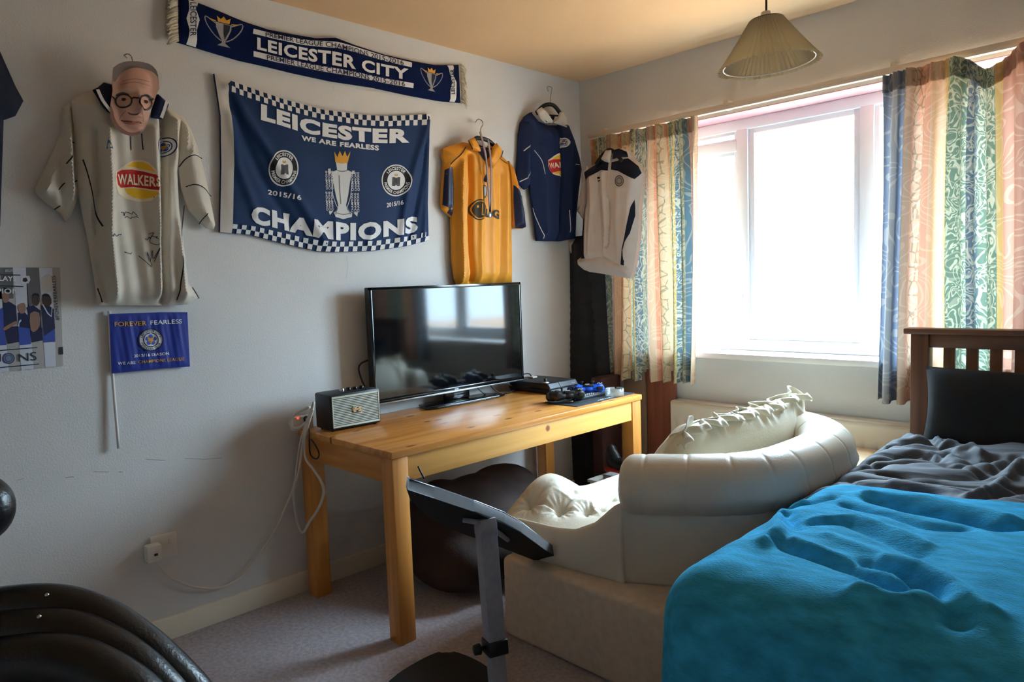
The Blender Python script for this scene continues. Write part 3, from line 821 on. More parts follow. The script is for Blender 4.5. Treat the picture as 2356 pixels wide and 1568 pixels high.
# glossy stand: neck and a plate with rounded front edge
box('stand_neck', (tvx - .035, 2.12, TZ + .012), (tvx - .008, 2.27, Z0 + .02), M['black_gloss'], t, .006)
poly = [(.165, 1.955, TZ + .001), (.178, 2.0, TZ + .001), (.182, 2.19, TZ + .001), (.178, 2.39, TZ + .001), (.165, 2.44, TZ + .001), (.055, 2.40, TZ + .001), (.05, 1.985, TZ + .001)]
prism('stand_base', poly, (0, 0, .012), M['black_gloss'], t, .004)
tube('power_lead', [(tvx - .05, TA + .14, .95), (tvx - .075, TA - .01, .93), (tvx - .07, TA - .018, .86), (tvx - .06, TA + .02, .78)], .004, M['black_cable'], t)
tube('signal_lead', [(.07, 2.30, Z0 + .03), (.09, 2.38, .705), (.12, 2.50, .70), (.10, 2.60, .712), (.05, 2.66, .72)], .0028, M['black_cable'], t)
tube('signal_lead', [(.05, 2.4, Z0 + .03), (.10, 2.46, .703), (.09, 2.56, .70), (.12, 2.66, .705)], .0028, M['black_cable'], t)

# ---------------------------------------------------------------- radio speaker
def rotbox(c, ang): return Matrix.Translation(Vector(c)) @ Matrix.Rotation(ang, 4, 'Z')
fl, fr = onz(767, 987, TZ), onz(875, 967, TZ)
dirv = Vector((fr[0] - fl[0], fr[1] - fl[1], 0)); wS = dirv.length; dirv.normalize()
# the front faces the room, turned a little to the camera: width along dirv, depth towards the wall
SW, SD, SH = .232, .125, .149
fl = Vector((.225, 1.424, TZ)); fr = Vector((.232, 1.424 + SW, TZ)); dirv = (fr - fl).normalized(); nv = Vector((dirv.y, -dirv.x, 0))
SM = Matrix(((dirv.x, nv.x, 0, fl.x), (dirv.y, nv.y, 0, fl.y), (0, 0, 1, TZ), (0, 0, 0, 1)))     # local: x along front, y outwards, z up
t = thing('radio_speaker', fl + dirv*SW/2 - nv*SD/2, 'small black retro speaker with cream ribbed grille on the pine table', 'speaker')
box('speaker_case', (0, -SD, .004), (SW, 0, SH), M['black'], t, .009, SM)
bm = bmesh.new(); g0, g1, gz0, gz1 = .009, SW - .009, .014, SH - .010
addbox(bm, (g0, -.004, gz0), (g1, .001, gz1), 0, SM); mkbm('grille_back', bm, M['darkgrey'], t)
bm = bmesh.new()
addbox(bm, (g0, -.002, gz0), (g0 + .004, .005, gz1), .001, SM); addbox(bm, (g1 - .004, -.002, gz0), (g1, .005, gz1), .001, SM)
addbox(bm, (g0, -.002, gz0), (g1, .005, gz0 + .004), .001, SM); addbox(bm, (g0, -.002, gz1 - .004), (g1, .005, gz1), .001, SM)
mkbm('grille_frame', bm, M['cream_grille'], t, True)
nb = 18
for i in range(nb):
    z = gz0 + .006 + (gz1 - gz0 - .012)*i/(nb - 1); box('grille_bar', (g0 + .004, 0, z - .0016), (g1 - .004, .0035, z + .0016), M['cream_grille'], t, 0, SM)
V, F, asp = tmesh('M', .02); wL = .030; hL = .022
lv = []
for k, dz in ((0, .004), (1, .008)):
    lv += [SM @ Vector((SW*.5 - wL/2 + v[0]*wL + v[1]*.006, dz, .066 + v[1]*hL)) for v in V]
nV = len(V)
swash = tubegeo([SM @ Vector(p) for p in ((.104, .006, .066), (.098, .006, .084), (.106, .006, .090))], .002, 6, 4)
swash2 = tubegeo([SM @ Vector(p) for p in ((.131, .006, .084), (.134, .006, .066), (.143, .006, .067))], .002, 6, 4)
vf = joinvf([(lv[nV:], F), (lv[:nV], F), swash, swash2]); mk('letter_emblem', vf[0], vf[1], M['brass'], t, False)
for i in range(4):
    q = SM @ Vector((.085 + i*.03, -.05, SH))
    lathe('dial', [(.001, .012), (.009, .012), (.010, .010), (.010, 0)], q, M['black_gloss'] if i else M['chrome'], t, 14)
for qx in (.02, SW - .02):
    for qy in (-.02, -SD + .02): q = SM @ Vector((qx, qy, 0)); lathe('foot', [(.001, 0), (.008, 0), (.008, .006)], q, M['black'], t, 10)

# ---------------------------------------------------------------- games console, pads, remote, mat, ashtray
t = thing('games_console', (.2, 2.74, TZ), 'flat black two-layer games console with slanted front beside the television', 'games console')
def slab(name, z0, z1, fx0, fx1, material):
    """a slanted block: rear at x .055, front leaning forward towards the foot"""
    y0, y1 = 2.585, 2.80
    pts = [(.055, y0, z0), (fx0, y0, z0), (fx1, y0, z1), (.055 - .02, y0, z1)]
    return prism(name, pts, (0, y1 - y0, 0), material, t, .0015)
slab('lower_half', TZ + .003, TZ + .024, .352, .338, M['console'])
slab('upper_half', TZ + .029, TZ + .054, .335, .318, M['console'])
box('joint_core', (.06, 2.592, TZ + .02), (.325, 2.793, TZ + .032), M['black_gloss'], t, 0)
for (za, zb, xa, xb) in ((TZ + .005, TZ + .022, .3535, .3415), (TZ + .031, TZ + .052, .3365, .3225)):
    for (ya, yb) in ((2.588, 2.662), (2.666, 2.797)):
        prism('front_panel', [(xa, ya, za), (xa, yb, za), (xb, yb, zb), (xb, ya, zb)], (-.004, 0, .0005), M['console_face'], t)
V, F, a_ = tmesh('PS4', .0)
mk('printed_mark', [(.3375 - v[1]*.004 + .0012, 2.752 + v[0]*.024, TZ + .038 + v[1]*.006) for v in V], F, M['button'], t)
o = box('wireless_dongle', (.28, 2.592, TZ + .0545), (.306, 2.612, TZ + .060), M['white_plastic'], None, .002)
tag(o, 'small white adapter lying on the front corner of the games console', 'adapter')
o2 = box('stick_cap', (.284, 2.594, TZ + .0602), (.300, 2.608, TZ + .078), M['black'], None, .004)
tag(o2, 'tiny black cap standing on the white adapter on the console', 'cap')
t = thing('lead_plug', (.10, 2.70, TZ + .055), 'flat white plug at the rear of the games console with a black lead', 'plug')
box('plug_body', (.08, 2.69, TZ + .0548), (.12, 2.725, TZ + .064), M['white_plastic'], t, .003)
tube('plug_lead', [(.10, 2.70, TZ + .062), (.09, 2.69, TZ + .078), (.075, 2.65, TZ + .077), (.065, 2.60, TZ + .068)], .0032, M['black_cable'], t)

mt = [onz(1251, 927, TZ), onz(1328, 936, TZ), onz(1460, 905, TZ), onz(1366, 893, TZ)]
mt = [Vector((min(p[0], TX1 - .004), min(p[1], TY1 - .004), TZ + .0008)) for p in mt]
o = prism('desk_mat', mt, (0, 0, .003), M['mat'], None); tag(o, 'dark grey mat under the game controllers on the pine table', 'mat')
e1 = (mt[2] - mt[1]).normalized(); n1 = Vector((-e1.y, e1.x, 0))
if True:
    base = mt[1] + e1*.17 + n1*.012 + Vector((0, 0, .0036)); s_ = []
    for i in range(9):
        p = base + e1*(.017*i); s_.append(([p, p + e1*.011, p + e1*.013 + n1*(.006 + .004*(i % 3)), p + n1*.007], [(0, 1, 2, 3)]))
    vf = joinvf(s_); mk('mat_print', vf[0], vf[1], M['print_white'], o, False)

def controller(c, ang, body, grip, lab):
    """game pad: body with two handles, sticks, pad, buttons. local x = width, y = towards the player"""
    R_ = Matrix.Translation(Vector(c)) @ Matrix.Rotation(ang, 4, 'Z')
    w = lambda p: tuple(R_ @ Vector(p))
    t = thing('game_controller', c, lab, 'game controller', 'game controllers on the desk mat')
    E = [(w((x, 0, .034)), (.034, .029, .020), (0, 0, ang)) for x in (-.036, 0, .036)]
    for s in (-1, 1): E += [(w((s*.052, .004, .034)), (.028, .034, .025), (0, 0, ang)), (w((s*.066, .034, .029)), (.022, .032, .024), (.25, 0, ang + s*.25)), (w((s*.074, .058, .022)), (.019, .026, .020), (.3, 0, ang + s*.25))]
    bd = blob('controller_body', E, .0035, body, t, 4)
    if grip is not body:
        bd.data.materials.append(grip)
        Ri = R_.inverted()
        for p in bd.data.polygons:
            q = Ri @ p.center
            if q.y > .026 or q.z < .018: p.material_index = 1
    for s in (-1, 1):
        lathe('thumb_stick', [(.001, .022), (.008, .023), (.0085, .020), (.004, .017), (.004, 0), (.008, -.002)], w((s*.027, .014, .046)), M['black'], t, 14)
    box('touch_pad', (-.024, -.024, .046), (.024, .002, .0555), M['black'] if grip is body else grip, t, .003, R_)
    box('front_button', (-.011, .006, .050), (.011, .016, .0555), M['print_white'], t, .001, R_)
    for a in range(4): q = w((.056 + .010*math.cos(a*1.571), -.002 + .010*math.sin(a*1.571), .0575)); lathe('round_button', [(.001, .003), (.004, .003), (.0042, 0)], q, M['button'], t, 10)
    box('direction_pad', (-.066, -.005, .055), (-.046, .001, .0605), M['darkgrey'], t, .001, R_); box('direction_pad', (-.059, -.012, .055), (-.053, .008, .0605), M['darkgrey'], t, .001, R_)
    for s in (-1, 1): box('shoulder_button', (s*.052 - .014, -.038, .03), (s*.052 + .014, -.024, .048), M['black'], t, .004, R_)
    return t
ca = onz(1312, 916, TZ + .025); cb = onz(1358, 900, TZ + .03)
controller((ca[0] - .015, ca[1] + .005, TZ + .004), math.radians(58), M['black'], M['black'], 'black game controller at the near end of the desk mat')
controller((cb[0] - .03, cb[1] + .02, TZ + .004), math.radians(52), M['blue_plastic'], M['black'], 'bright blue game controller with black grips on the desk mat')
ra, rb = onz(1338, 923, TZ), onz(1404, 908, TZ)
dv = Vector((rb[0] - ra[0], rb[1] - ra[1], 0)); an = math.atan2(dv.y, dv.x)
R_ = Matrix.Translation((ra[0], ra[1], TZ + .004)) @ Matrix.Rotation(an, 4, 'Z')
t = thing('remote_control', (ra[0], ra[1], TZ), 'long black remote control with grey buttons on the desk mat', 'remote control')
box('remote_body', (0, 0, 0), (dv.length, .045, .017), M['black'], t, .005, R_)
for i in range(12):
    for j in range(3): box('remote_button', (.02 + i*(dv.length - .04)/12, .008 + j*.011, .016), (.020 + i*(dv.length - .04)/12 + .008, .014 + j*.011, .0187), M['button'], t, 0, R_)
ka = onz(1318, 927, TZ)
t = thing('earphones', (ka[0], ka[1], TZ), 'small black and silver earbuds lying at the near edge of the desk mat', 'earphones')
for i, (dx, dy) in enumerate(((0, 0), (-.02, .045))):
    p = Vector((ka[0] + dx - .01, ka[1] + dy, TZ + .004))
    lathe('earbud', [(.001, .012), (.008, .011), (.011, .006), (.009, 0)], p, M['chrome'] if i == 0 else M['black_gloss'], t, 14)
tube('earphone_lead', [(ka[0], ka[1], TZ + .007), (ka[0] - .02, ka[1] + .02, TZ + .007), (ka[0] - .04, ka[1] + .05, TZ + .007), (ka[0] - .03, ka[1] + .08, TZ + .007)], .002, M['black_cable'], t)
ac = onz(1419, 913, TZ); rA = .049
bm = bmesh.new()
prof = [(.001, .006), (.032, .006), (.036, .012), (.038, .036), (.044, .036), (.0445, .002), (.001, .0)]
o = lathe('glass_ashtray', prof, (ac[0] - .02, ac[1] + .01, TZ + .0042), M['ashglass'], None, 48)
me = o.data
for v in me.vertices:
    a = math.atan2(v.co.y - ac[1] - .01, v.co.x - ac[0] + .02)
    if v.co.z > TZ + .03 and abs(math.sin(1.5*a)) < .16: v.co.z -= .012
tag(o, 'round clear glass ashtray at the window end of the pine table', 'ashtray')

# ---------------------------------------------------------------- power strip, white cables
t = thing('power_strip', (.03, 1.33, .74), 'white power block with a red light and looped white cables beside the speaker', 'power strip')
q = onx(692, 968, .05)
box('strip_body', (.028, q[1] - .04, q[2] - .035), (.062, q[1] + .05, q[2] + .02), M['white_plastic'], t, .005)
em = bpy.data.materials.new('red_neon'); nt, b = nodes_of(em); b.inputs['Emission Color'].default_value = (1, .08, .04, 1); b.inputs['Emission Strength'].default_value = .04; b.inputs['Base Color'].default_value = (.6, .05, .04, 1)
q2 = onx(686, 961, .064); lathe('indicator_light', [(.001, .003), (.005, .002), (.006, 0)], (.062, q2[1], q2[2]), em, t, 12, Matrix.Rotation(math.radians(90), 4, 'Y'))
def lp(L, X):
    """cable points: along the wall up to the table end, then just in front of the table's end face"""
    out = []
    for x, y in L:
        p = onx(x, y, max(.022, X - .05)); out.append(p if p[1] < 1.352 else ony(x, y, 1.352))
    return out
tube('cable', lp([(722, 925), (712, 960), (700, 975), (685, 984), (672, 982), (666, 972), (674, 958), (690, 945), (712, 936)], .085), .0055, M['white_cable'], t)
tube('cable', lp([(720, 930), (706, 970), (693, 1010), (684, 1060), (680, 1100), (676, 1120), (668, 1140), (655, 1170), (640, 1200), (630, 1230)], .09)[:8] + lp([(640, 1205), (620, 1240), (590, 1285), (555, 1325), (510, 1350), (450, 1350), (400, 1330), (370, 1305), (358, 1288)], .02), .0045, M['white_cable'], t)
tube('cable', lp([(718, 945), (708, 975), (700, 1000), (693, 1050), (686, 1090), (678, 1110), (675, 1135), (678, 1165), (684, 1200), (696, 1224), (712, 1200), (735, 1165), (745, 1130), (738, 1105), (722, 1080), (705, 1058), (701, 1035), (703, 1000), (712, 965), (720, 940)], .10), .0055, M['white_cable'], t)
tube('black_lead', lp([(712, 985), (712, 1030), (716, 1048), (728, 1055), (734, 1045), (728, 1028), (716, 1010)], .10), .0028, M['black_cable'], t)
tube('cable_tie', lp([(700, 962), (704, 972), (710, 968), (706, 958)], .092), .004, M['black_cable'], t, 6, 4, True)
o = tube('black_lead', lp([(962, 1072), (968, 1085), (976, 1100)], .03), .003, M['black_cable']); tag(o, 'short black lead hanging on the wall under the pine table', 'cable')
# wall socket
q = onx(349, 1262, .0)
t = thing('wall_socket', (0, q[1], q[2]), 'white wall socket with a plugged in adapter low on the left wall', 'socket')
box('face_plate', (0, q[1] - .005, q[2] - .045), (.010, q[1] + .085, q[2] + .045), M['white_plastic'], t, .003)
box('plug', (.008, q[1] - .03, q[2] - .035), (.05, q[1] + .02, q[2] + .025), M['white_plastic'], t, .006)
box('plug_hole', (.0495, q[1] - .008, q[2] - .012), (.0515, q[1] + .004, q[2] - .004), M['black'], t, 0)
box('rocker_switch', (.009, q[1] + .055, q[2] + .005), (.014, q[1] + .067, q[2] + .025), M['white_plastic'], t, .002)

# ================================================================ things on the left wall
Z1 = lambda L, s, ox, oy: [(ox + x/s, oy + y/s) for x, y in L]       # from a close-up of the photograph to its own pixels
z5 = lambda L: Z1(L, 3.136, 1000, 180)
zf = lambda L: Z1(L, 3.485, 490, 150)
zs = lambda L: Z1(L, 3.272, 370, 0)
zw = lambda L: Z1(L, 5.227, 80, 120)
zv = lambda L: Z1(L, 4.9, 80, 400)
zj = lambda L: Z1(L, 4.357, 1290, 300)

def coat_hanger(px_hook, px_l, px_r, X, label, axis='x', group=None, arm=M['hanger'], wallx=0.0):
    """nail, steel hook and a black shoulder bar"""
    pt = (lambda p, d: onx(p[0], p[1], d)) if axis == 'x' else (lambda p, d: ony(p[0], p[1], YW - d))
    top = pt(px_hook[0], .02)
    t = thing('coat_hanger', top, label, 'coat hanger', group)
    tube('hook', [pt(p, .03 + (X - .03)*min(1, i/3)) for i, p in enumerate(px_hook)], .0022, M['metal_hook'], t, 6)
    a, b = pt(px_l, X), pt(px_r, X); c = pt(px_hook[-1], X)
    tube('shoulder_bar', [a, (a + c)/2 + np.array([0, 0, .012]), c, (b + c)/2 + np.array([0, 0, .012]), b], .011, arm, t, 8)
    tube('trouser_bar', [a + np.array([0, 0, -.01]), (a + b)/2 + np.array([0, 0, -.012]), b + np.array([0, 0, -.01])], .005, arm, t, 6)
    n = pt(px_hook[0], .0); tube('nail', [n, pt(px_hook[0], .028)], .002, M['metal_hook'], t, 6, 0)
    return t

# ---- white signed shirt
coat_hanger([(292, 132), (286, 127), (295, 124), (303, 132), (306, 150), (305, 190)], (240, 226), (375, 240), .06, 'black hanger with steel hook holding the signed white shirt')
t = thing('white_shirt', (.05, .87, 1.25), 'signed white football shirt with navy collar and red and yellow crisp logo', 'shirt')
body = [(171, 226), (196, 211), (222, 203), (262, 200), (305, 215), (350, 222), (389, 238), (415, 255), (432, 270), (424, 330), (417, 390), (421, 475), (430, 540), (437, 600), (443, 650), (468, 684), (455, 692), (442, 700), (400, 703), (366, 702), (300, 702), (236, 702), (230, 655), (221, 604), (209, 533), (199, 490), (190, 440), (184, 380), (180, 311), (174, 250)]
fold = lambda L, a, w: (L, a, w)
P1 = Panel('x', body, dtyp=.075, dback=.02, dedge=.035, thick=.045, w=.07, folds=[
    fold([(246, 300), (250, 420), (252, 540), (258, 600), (266, 690)], .030, .015), fold([(228, 300), (232, 430), (225, 560), (240, 650), (255, 690)], -.030, .015),
    fold([(377, 250), (380, 400), (375, 560), (381, 700)], -.045, .013), fold([(350, 300), (360, 450), (368, 560), (372, 680)], .028, .015), fold([(405, 280), (410, 420), (418, 560), (425, 690)], .026, .014),
    fold([(187, 300), (200, 430), (215, 520), (235, 600)], .012, .010), fold([(312, 330), (300, 430), (310, 560), (320, 690)], -.008, .03)],
    waves=((.003, .06, 0, .1),), res=.006)
P1.build('shirt_body', M['white_shirt'], t)
slR = [(412, 256), (432, 268), (447, 295), (462, 335), (473, 375), (483, 415), (493, 465), (503, 515), (499, 526), (482, 522), (462, 503), (444, 483), (434, 458), (426, 432), (420, 395), (414, 340)]
P2 = Panel('x', slR, dtyp=.06, dback=.02, dedge=.03, thick=.03, w=.05, folds=[fold([(432, 285), (430, 340)], .012, .008), fold([(448, 300), (444, 350)], .010, .007), fold([(462, 495), (490, 515)], -.008, .008)], res=.0075)
P2.build('sleeve', M['white_shirt'], t)
slL = [(172, 226), (160, 236), (149, 244), (146, 300), (128, 345), (110, 382), (97, 410), (86, 428), (88, 442), (104, 458), (128, 476), (146, 490), (156, 508), (170, 492), (178, 472), (188, 440), (190, 400), (184, 330), (178, 270)]
P3 = Panel('x', slL, dtyp=.05, dback=.012, dedge=.02, thick=.03, w=.05, folds=[fold([(154, 245), (160, 330), (163, 400), (172, 470)], .030, .009), fold([(168, 250), (176, 330), (180, 420)], -.016, .008), fold([(130, 360), (112, 420), (105, 440)], .012, .012), fold([(140, 350), (142, 420), (150, 480)], -.012, .01)], res=.0075)
P3.build('sleeve', M['white_shirt'], t)
pr('piping', joinvf([P1.stroke([[(194, 365), (204, 400), (214, 440), (224, 480), (238, 520)], [(433, 470), (424, 560), (415, 640), (411, 690)], [(301, 312), (302, 345)], [(324, 308), (328, 345)], [(232, 662), (238, 680), (242, 695)], [(452, 660), (462, 676), (467, 686)]], .0035),
                    P2.stroke([[(418, 382), (428, 366), (440, 358), (455, 356), (472, 362)], [(432, 428), (446, 424), (462, 427), (478, 435), (493, 450)], [(465, 514), (473, 500), (480, 490)]], .0035),
                    P3.stroke([[(152, 377), (158, 368), (165, 360)], [(163, 328), (173, 325), (182, 325)], [(136, 436), (146, 424), (150, 420)], [(170, 420), (180, 414), (187, 412)], [(130, 480), (137, 475), (142, 472)]], .0035)]), M['print_black'], t)
# collar: two navy leaves, thicker than the cloth
def leaf(name, L, material, pn, parent, th=.012, base=.006, res=.006):
    A, F = fill(pn.ab(L), res); d = pn.depth(A) + base
    edge = np.clip(segdist(A, pn.ab(L))/.012, 0, 1)
    V = pn.p3(A, d + th*edge); o = mk(name, V, F, material, parent); solid(o, .003, 0); return o
cl = zw([(705, 450), (770, 420), (840, 360), (950, 390), (1000, 480), (905, 740), (870, 720), (800, 640), (740, 520)])
cr_ = zw([(1490, 495), (1560, 560), (1620, 620), (1530, 810), (1480, 800), (1390, 790), (1400, 700)])
Pc = Panel('x', body, dtyp=.085, dback=.02, dedge=.07, thick=.012, w=.06, res=.0075)
c1 = leaf('collar', cl, M['dark_navy'], Pc, t, .016); c2 = leaf('collar', cr_, M['navy_shirt'], Pc, t, .016)
Pk = Panel('x', body, dtyp=.09, dback=.02, dedge=.09, thick=.012, w=.06, res=.01)
pr('collar_stripe', Pk.stroke([zw([(748, 452), (800, 590), (905, 735)])], .010, .006), M['print_white'], c1)
pr('collar_stripe', Pk.stroke([zw([(1585, 590), (1500, 800)])], .010, .006), M['print_white'], c2)
# crisp-maker's logo: yellow disc, red ribbon, white capitals
lg = pr('chest_logo', P1.poly([zw([(960, 1440), (1080, 1360), (1180, 1300), (1280, 1296), (1360, 1330), (1420, 1420), (1450, 1520), (1460, 1640), (1440, 1740), (1380, 1790), (1250, 1800), (1100, 1760), (1000, 1700), (950, 1560)])], .0015, .01, 0), M['print_cream'], t)
pr('logo_yellow', joinvf([P1.poly([zw([(1100, 1372), (1190, 1318), (1290, 1318), (1370, 1370), (1418, 1450), (1330, 1420), (1220, 1385)])], .0025, .008), P1.poly([zv([(1010, 165), (1100, 160), (1220, 175), (1360, 215), (1350, 250), (1290, 275), (1200, 282), (1120, 268), (1050, 225)])], .0025, .008)]), M['print_yellow'], lg)
pr('logo_red', P1.poly([[(266, 408), (268, 397), (280, 391), (305, 390), (330, 395), (352, 404), (358, 412), (361, 428), (358, 440), (335, 434), (305, 430), (278, 432), (270, 425)]], .0032, .008), M['print_red'], lg)
pr('logo_lettering', P1.text('WALKERS', [(271, 424), (300, 425), (330, 428), (361, 433)], [(269, 401), (300, 400), (330, 403), (361, 412)], .03, .004), M['print_cream'], lg)
crest(P1, (382, 336), 23, t, k=.96)
pr('maker_mark', joinvf([P1.poly([zw([(850, 1060), (915, 1175), (840, 1172)])], .002, .008)]), mat('print_azure', (40, 120, 190), .8), t)
rs = np.random.RandomState(5); sg = []
for (cx, cy, s_) in ((290, 490, 18), (300, 500, 14), (262, 540, 12), (345, 545, 14), (292, 582, 10), (330, 420 + 27, 16)):
    sg.append([(cx + s_*(k/6 - .5)*1.6 + rs.randn()*1.5, cy + rs.randn()*s_*.22) for k in range(9)])
sg.append(zv([(1170, 920), (1240, 985), (1310, 1045), (1290, 960), (1260, 880), (1290, 990), (1320, 860), (1330, 960), (1390, 830), (1340, 990)])); sg.append(zv([(1280, 680), (1330, 665), (1290, 760), (1360, 800), (1385, 790)]))
pr('marker_signature', P1.stroke(sg, .0022, .002, 4), M['ink'], t)

# ---- the cardboard face mask hooked over that hanger
outm = zw([(950, 250), (960, 170), (1060, 110), (1200, 92), (1380, 120), (1470, 190), (1540, 240), (1552, 290), (1540, 360), (1515, 430), (1480, 500), (1445, 600), (1400, 750), (1350, 900), (1285, 968), (1180, 1000), (1060, 960), (960, 860), (922, 760), (930, 600), (955, 450), (945, 350)])
mc = None
def face_relief(A):
    c = PM.c; w = PM.w_; x = (A[:, 0] - c[0])/w[0]; y = (A[:, 1] - c[1])/w[1]      # -1..1
    z = -.030*x*x - .012*y*y
    g = lambda a, b, sx, sy: np.exp(-((x - a)/sx)**2 - ((y - b)/sy)**2)
    z = z + .020*g(.02, -.28, .13, .10) + .012*g(.02, -.05, .09, .22) - .007*(g(-.36, .07, .18, .07) + g(.38, .02, .18, .07)) + .005*(g(-.36, .2, .25, .05) + g(.38, .15, .25, .05))
    z = z + .006*g(0, -.52, .28, .05) - .006*g(0, -.64, .22, .04) + .008*g(0, -.78, .24, .1) + .006*(g(-.5, -.2, .2, .2) + g(.5, -.25, .2, .2))
    return z
PM = Panel('x', outm, dtyp=.125, dback=.108, dedge=.112, thick=.014, w=.05, res=.007)
PM.c = (PM.out.max(0) + PM.out.min(0))/2; PM.w_ = (PM.out.max(0) - PM.out.min(0))/2; PM.fn = face_relief
t = thing('face_mask', (.11, PM.c[0], PM.out[:, 1].min()), 'cardboard face mask of a grey haired man in round glasses over the white shirt', 'mask')
PM.build('mask_card', mat('print_skin', (196, 150, 130), .6, .08, 14), t)
ppm = lambda n, polys, c, e=.001, s_=3: pr(n, PM.poly([zw(p) for p in polys], e, .006, s_), matc(c, .6), t)
ppm('printed_hair', [[(955, 250), (965, 172), (1060, 112), (1200, 94), (1380, 122), (1470, 195), (1500, 290), (1440, 230), (1340, 190), (1230, 175), (1120, 200), (1040, 260), (985, 340), (958, 330)]], (120, 108, 104))
ppm('printed_hair_edge', [[(1470, 192), (1540, 242), (1550, 300), (1535, 370), (1512, 420), (1505, 330), (1490, 260)]], (206, 200, 194))
ppm('printed_beard_shade', [[(930, 640), (960, 700), (985, 800), (1060, 900), (1180, 960), (1290, 930), (1350, 880), (1285, 965), (1180, 998), (1060, 958), (960, 858), (922, 760)]], (138, 100, 88))
ppm('printed_brow', [[(990, 500), (1060, 470), (1130, 492), (1140, 515), (1070, 495), (1000, 518)], [(1270, 525), (1350, 505), (1425, 535), (1425, 556), (1350, 526), (1280, 542)]], (70, 56, 52), .0014)
ppm('printed_eye_white', [[(1020, 566), (1070, 552), (1120, 570), (1075, 584), (1035, 580)], [(1290, 594), (1340, 574), (1392, 592), (1350, 608), (1305, 606)]], (176, 150, 138), .0014)
ppm('printed_iris', [[(1055, 548), (1092, 550), (1096, 572), (1078, 584), (1057, 578)], [(1322, 572), (1368, 570), (1372, 600), (1345, 614), (1320, 602)]], (34, 26, 24), .0018)
gl = [PM.ell(zw([(1075, 580)])[0], 17, 15.5, .1, 26), PM.ell(zw([(1335, 605)])[0], 17, 16.5, .15, 26)]
for e in gl: e.append(e[0])
pr('printed_glasses', PM.stroke(gl + [zw([(1150, 560), (1195, 545), (1240, 560)]), zw([(1420, 570), (1445, 545)]), zw([(985, 560), (945, 520)])], .005, .0024, 0), matc((30, 22, 20), .5), t)
ppm('printed_nostril', [[(1120, 715), (1160, 735), (1200, 738), (1240, 735), (1265, 715), (1240, 752), (1190, 758), (1140, 745)]], (84, 48, 42), .0016)
ppm('printed_lips', [[(1060, 815), (1130, 812), (1190, 822), (1250, 820), (1295, 838), (1240, 858), (1180, 868), (1110, 852)]], (164, 96, 88), .0014)
pr('printed_mouth_line', PM.stroke([zw([(1050, 812), (1120, 826), (1200, 838), (1300, 845)])], .0028, .002), matc((60, 34, 32), .6), t)
pr('printed_crease', PM.stroke([zw([(1265, 700), (1310, 760), (1318, 830)]), zw([(1100, 700), (1050, 760), (1035, 810)]), zw([(1040, 380), (1200, 360), (1400, 400)]), zw([(1060, 340), (1220, 320), (1390, 350)])], .002, .0016), matc((150, 108, 94), .6), t)

# ---- navy shirt cut by the left edge of the picture
t = thing('navy_shirt', (.04, .4, 1.4), 'dark navy shirt hanging at the left edge above the poster', 'shirt')
Pn = Panel('x', [(-260, 60), (-130, 40), (-60, 62), (0, 105), (20, 150), (40, 195), (58, 228), (40, 262), (12, 272), (8, 400), (4, 520), (-140, 545), (-300, 560), (-320, 300), (-330, 180)], dtyp=.05, dback=.012, dedge=.025, thick=.03, w=.06, folds=[fold([(-10, 150), (-6, 300), (-14, 500)], .012, .012), fold([(20, 180), (28, 255)], .01, .01)], res=.02)
Pn.build('shirt_body', M['dark_navy'], t)

# ---- poster
t = thing('poster', (.004, .4, 1.03), 'grey and white team poster with players in blue at the left edge of the wall', 'poster')
Pp = Panel('x', [(-210, 600), (0, 615), (138, 615), (142, 730), (145, 841), (0, 855), (-210, 884)], dtyp=.004, dback=.001, dedge=.004, thick=0, w=.05, res=.03)
Pp.build('poster_sheet', matc((176, 172, 168), .55), t)
zp = lambda L: Z1(L, 5.807, 0, 600)
ppp = lambda n, polys, c, e=.0006, s_=0, par=None: pr(n, Pp.poly([zp(p) for p in polys], e, .03, s_), matc(c, .55), par or t)
ppp('printed_dark_sky', [[(-900, 60), (0, 88), (170, 88), (180, 500), (-900, 560)], [(345, 90), (520, 90), (545, 440), (370, 640)]], (104, 104, 108))
ppp('printed_stripe', [[(170, 88), (345, 90), (450, 1445), (285, 1455)], [(520, 90), (700, 92), (748, 1405), (605, 1415)], [(-260, 80), (-20, 84), (120, 1470), (-120, 1500)]], (206, 210, 220))
ppp('printed_blue_fade', [[(0, 640), (40, 620), (60, 900), (85, 1120), (-60, 1130), (-80, 640)], [(235, 800), (390, 700), (415, 1110), (262, 1125)], [(560, 600), (720, 640), (738, 1080), (580, 1090)]], (62, 84, 170), .001)
ppp('printed_player_shirt', [[(40, 560), (120, 540), (215, 600), (225, 820), (140, 880), (55, 880)], [(350, 620), (440, 590), (540, 660), (555, 900), (400, 950), (385, 760)], [(545, 590), (620, 570), (715, 640), (735, 900), (590, 1000)], [(60, 880), (240, 870), (255, 1080), (100, 1110)], [(400, 950), (560, 890), (570, 1060), (420, 1090)], [(235, 690), (330, 680), (390, 760), (400, 900), (245, 880)]], (34, 40, 74), .0012)
ppp('printed_player_skin', [[(30, 420), (90, 400), (120, 450), (110, 540), (60, 560), (30, 500)], [(250, 580), (320, 560), (345, 620), (330, 690), (270, 700), (240, 640)], [(40, 900), (130, 840), (215, 800), (225, 830), (150, 880), (60, 930)], [(400, 700), (520, 690), (530, 860), (470, 940), (410, 920)]], (150, 116, 100), .0016, 2)
ppp('printed_player_head', [[(430, 470), (470, 430), (520, 450), (530, 540), (490, 600), (440, 570)], [(560, 480), (610, 440), (670, 470), (690, 560), (640, 610), (570, 580)]], (74, 58, 52), .0016, 2)
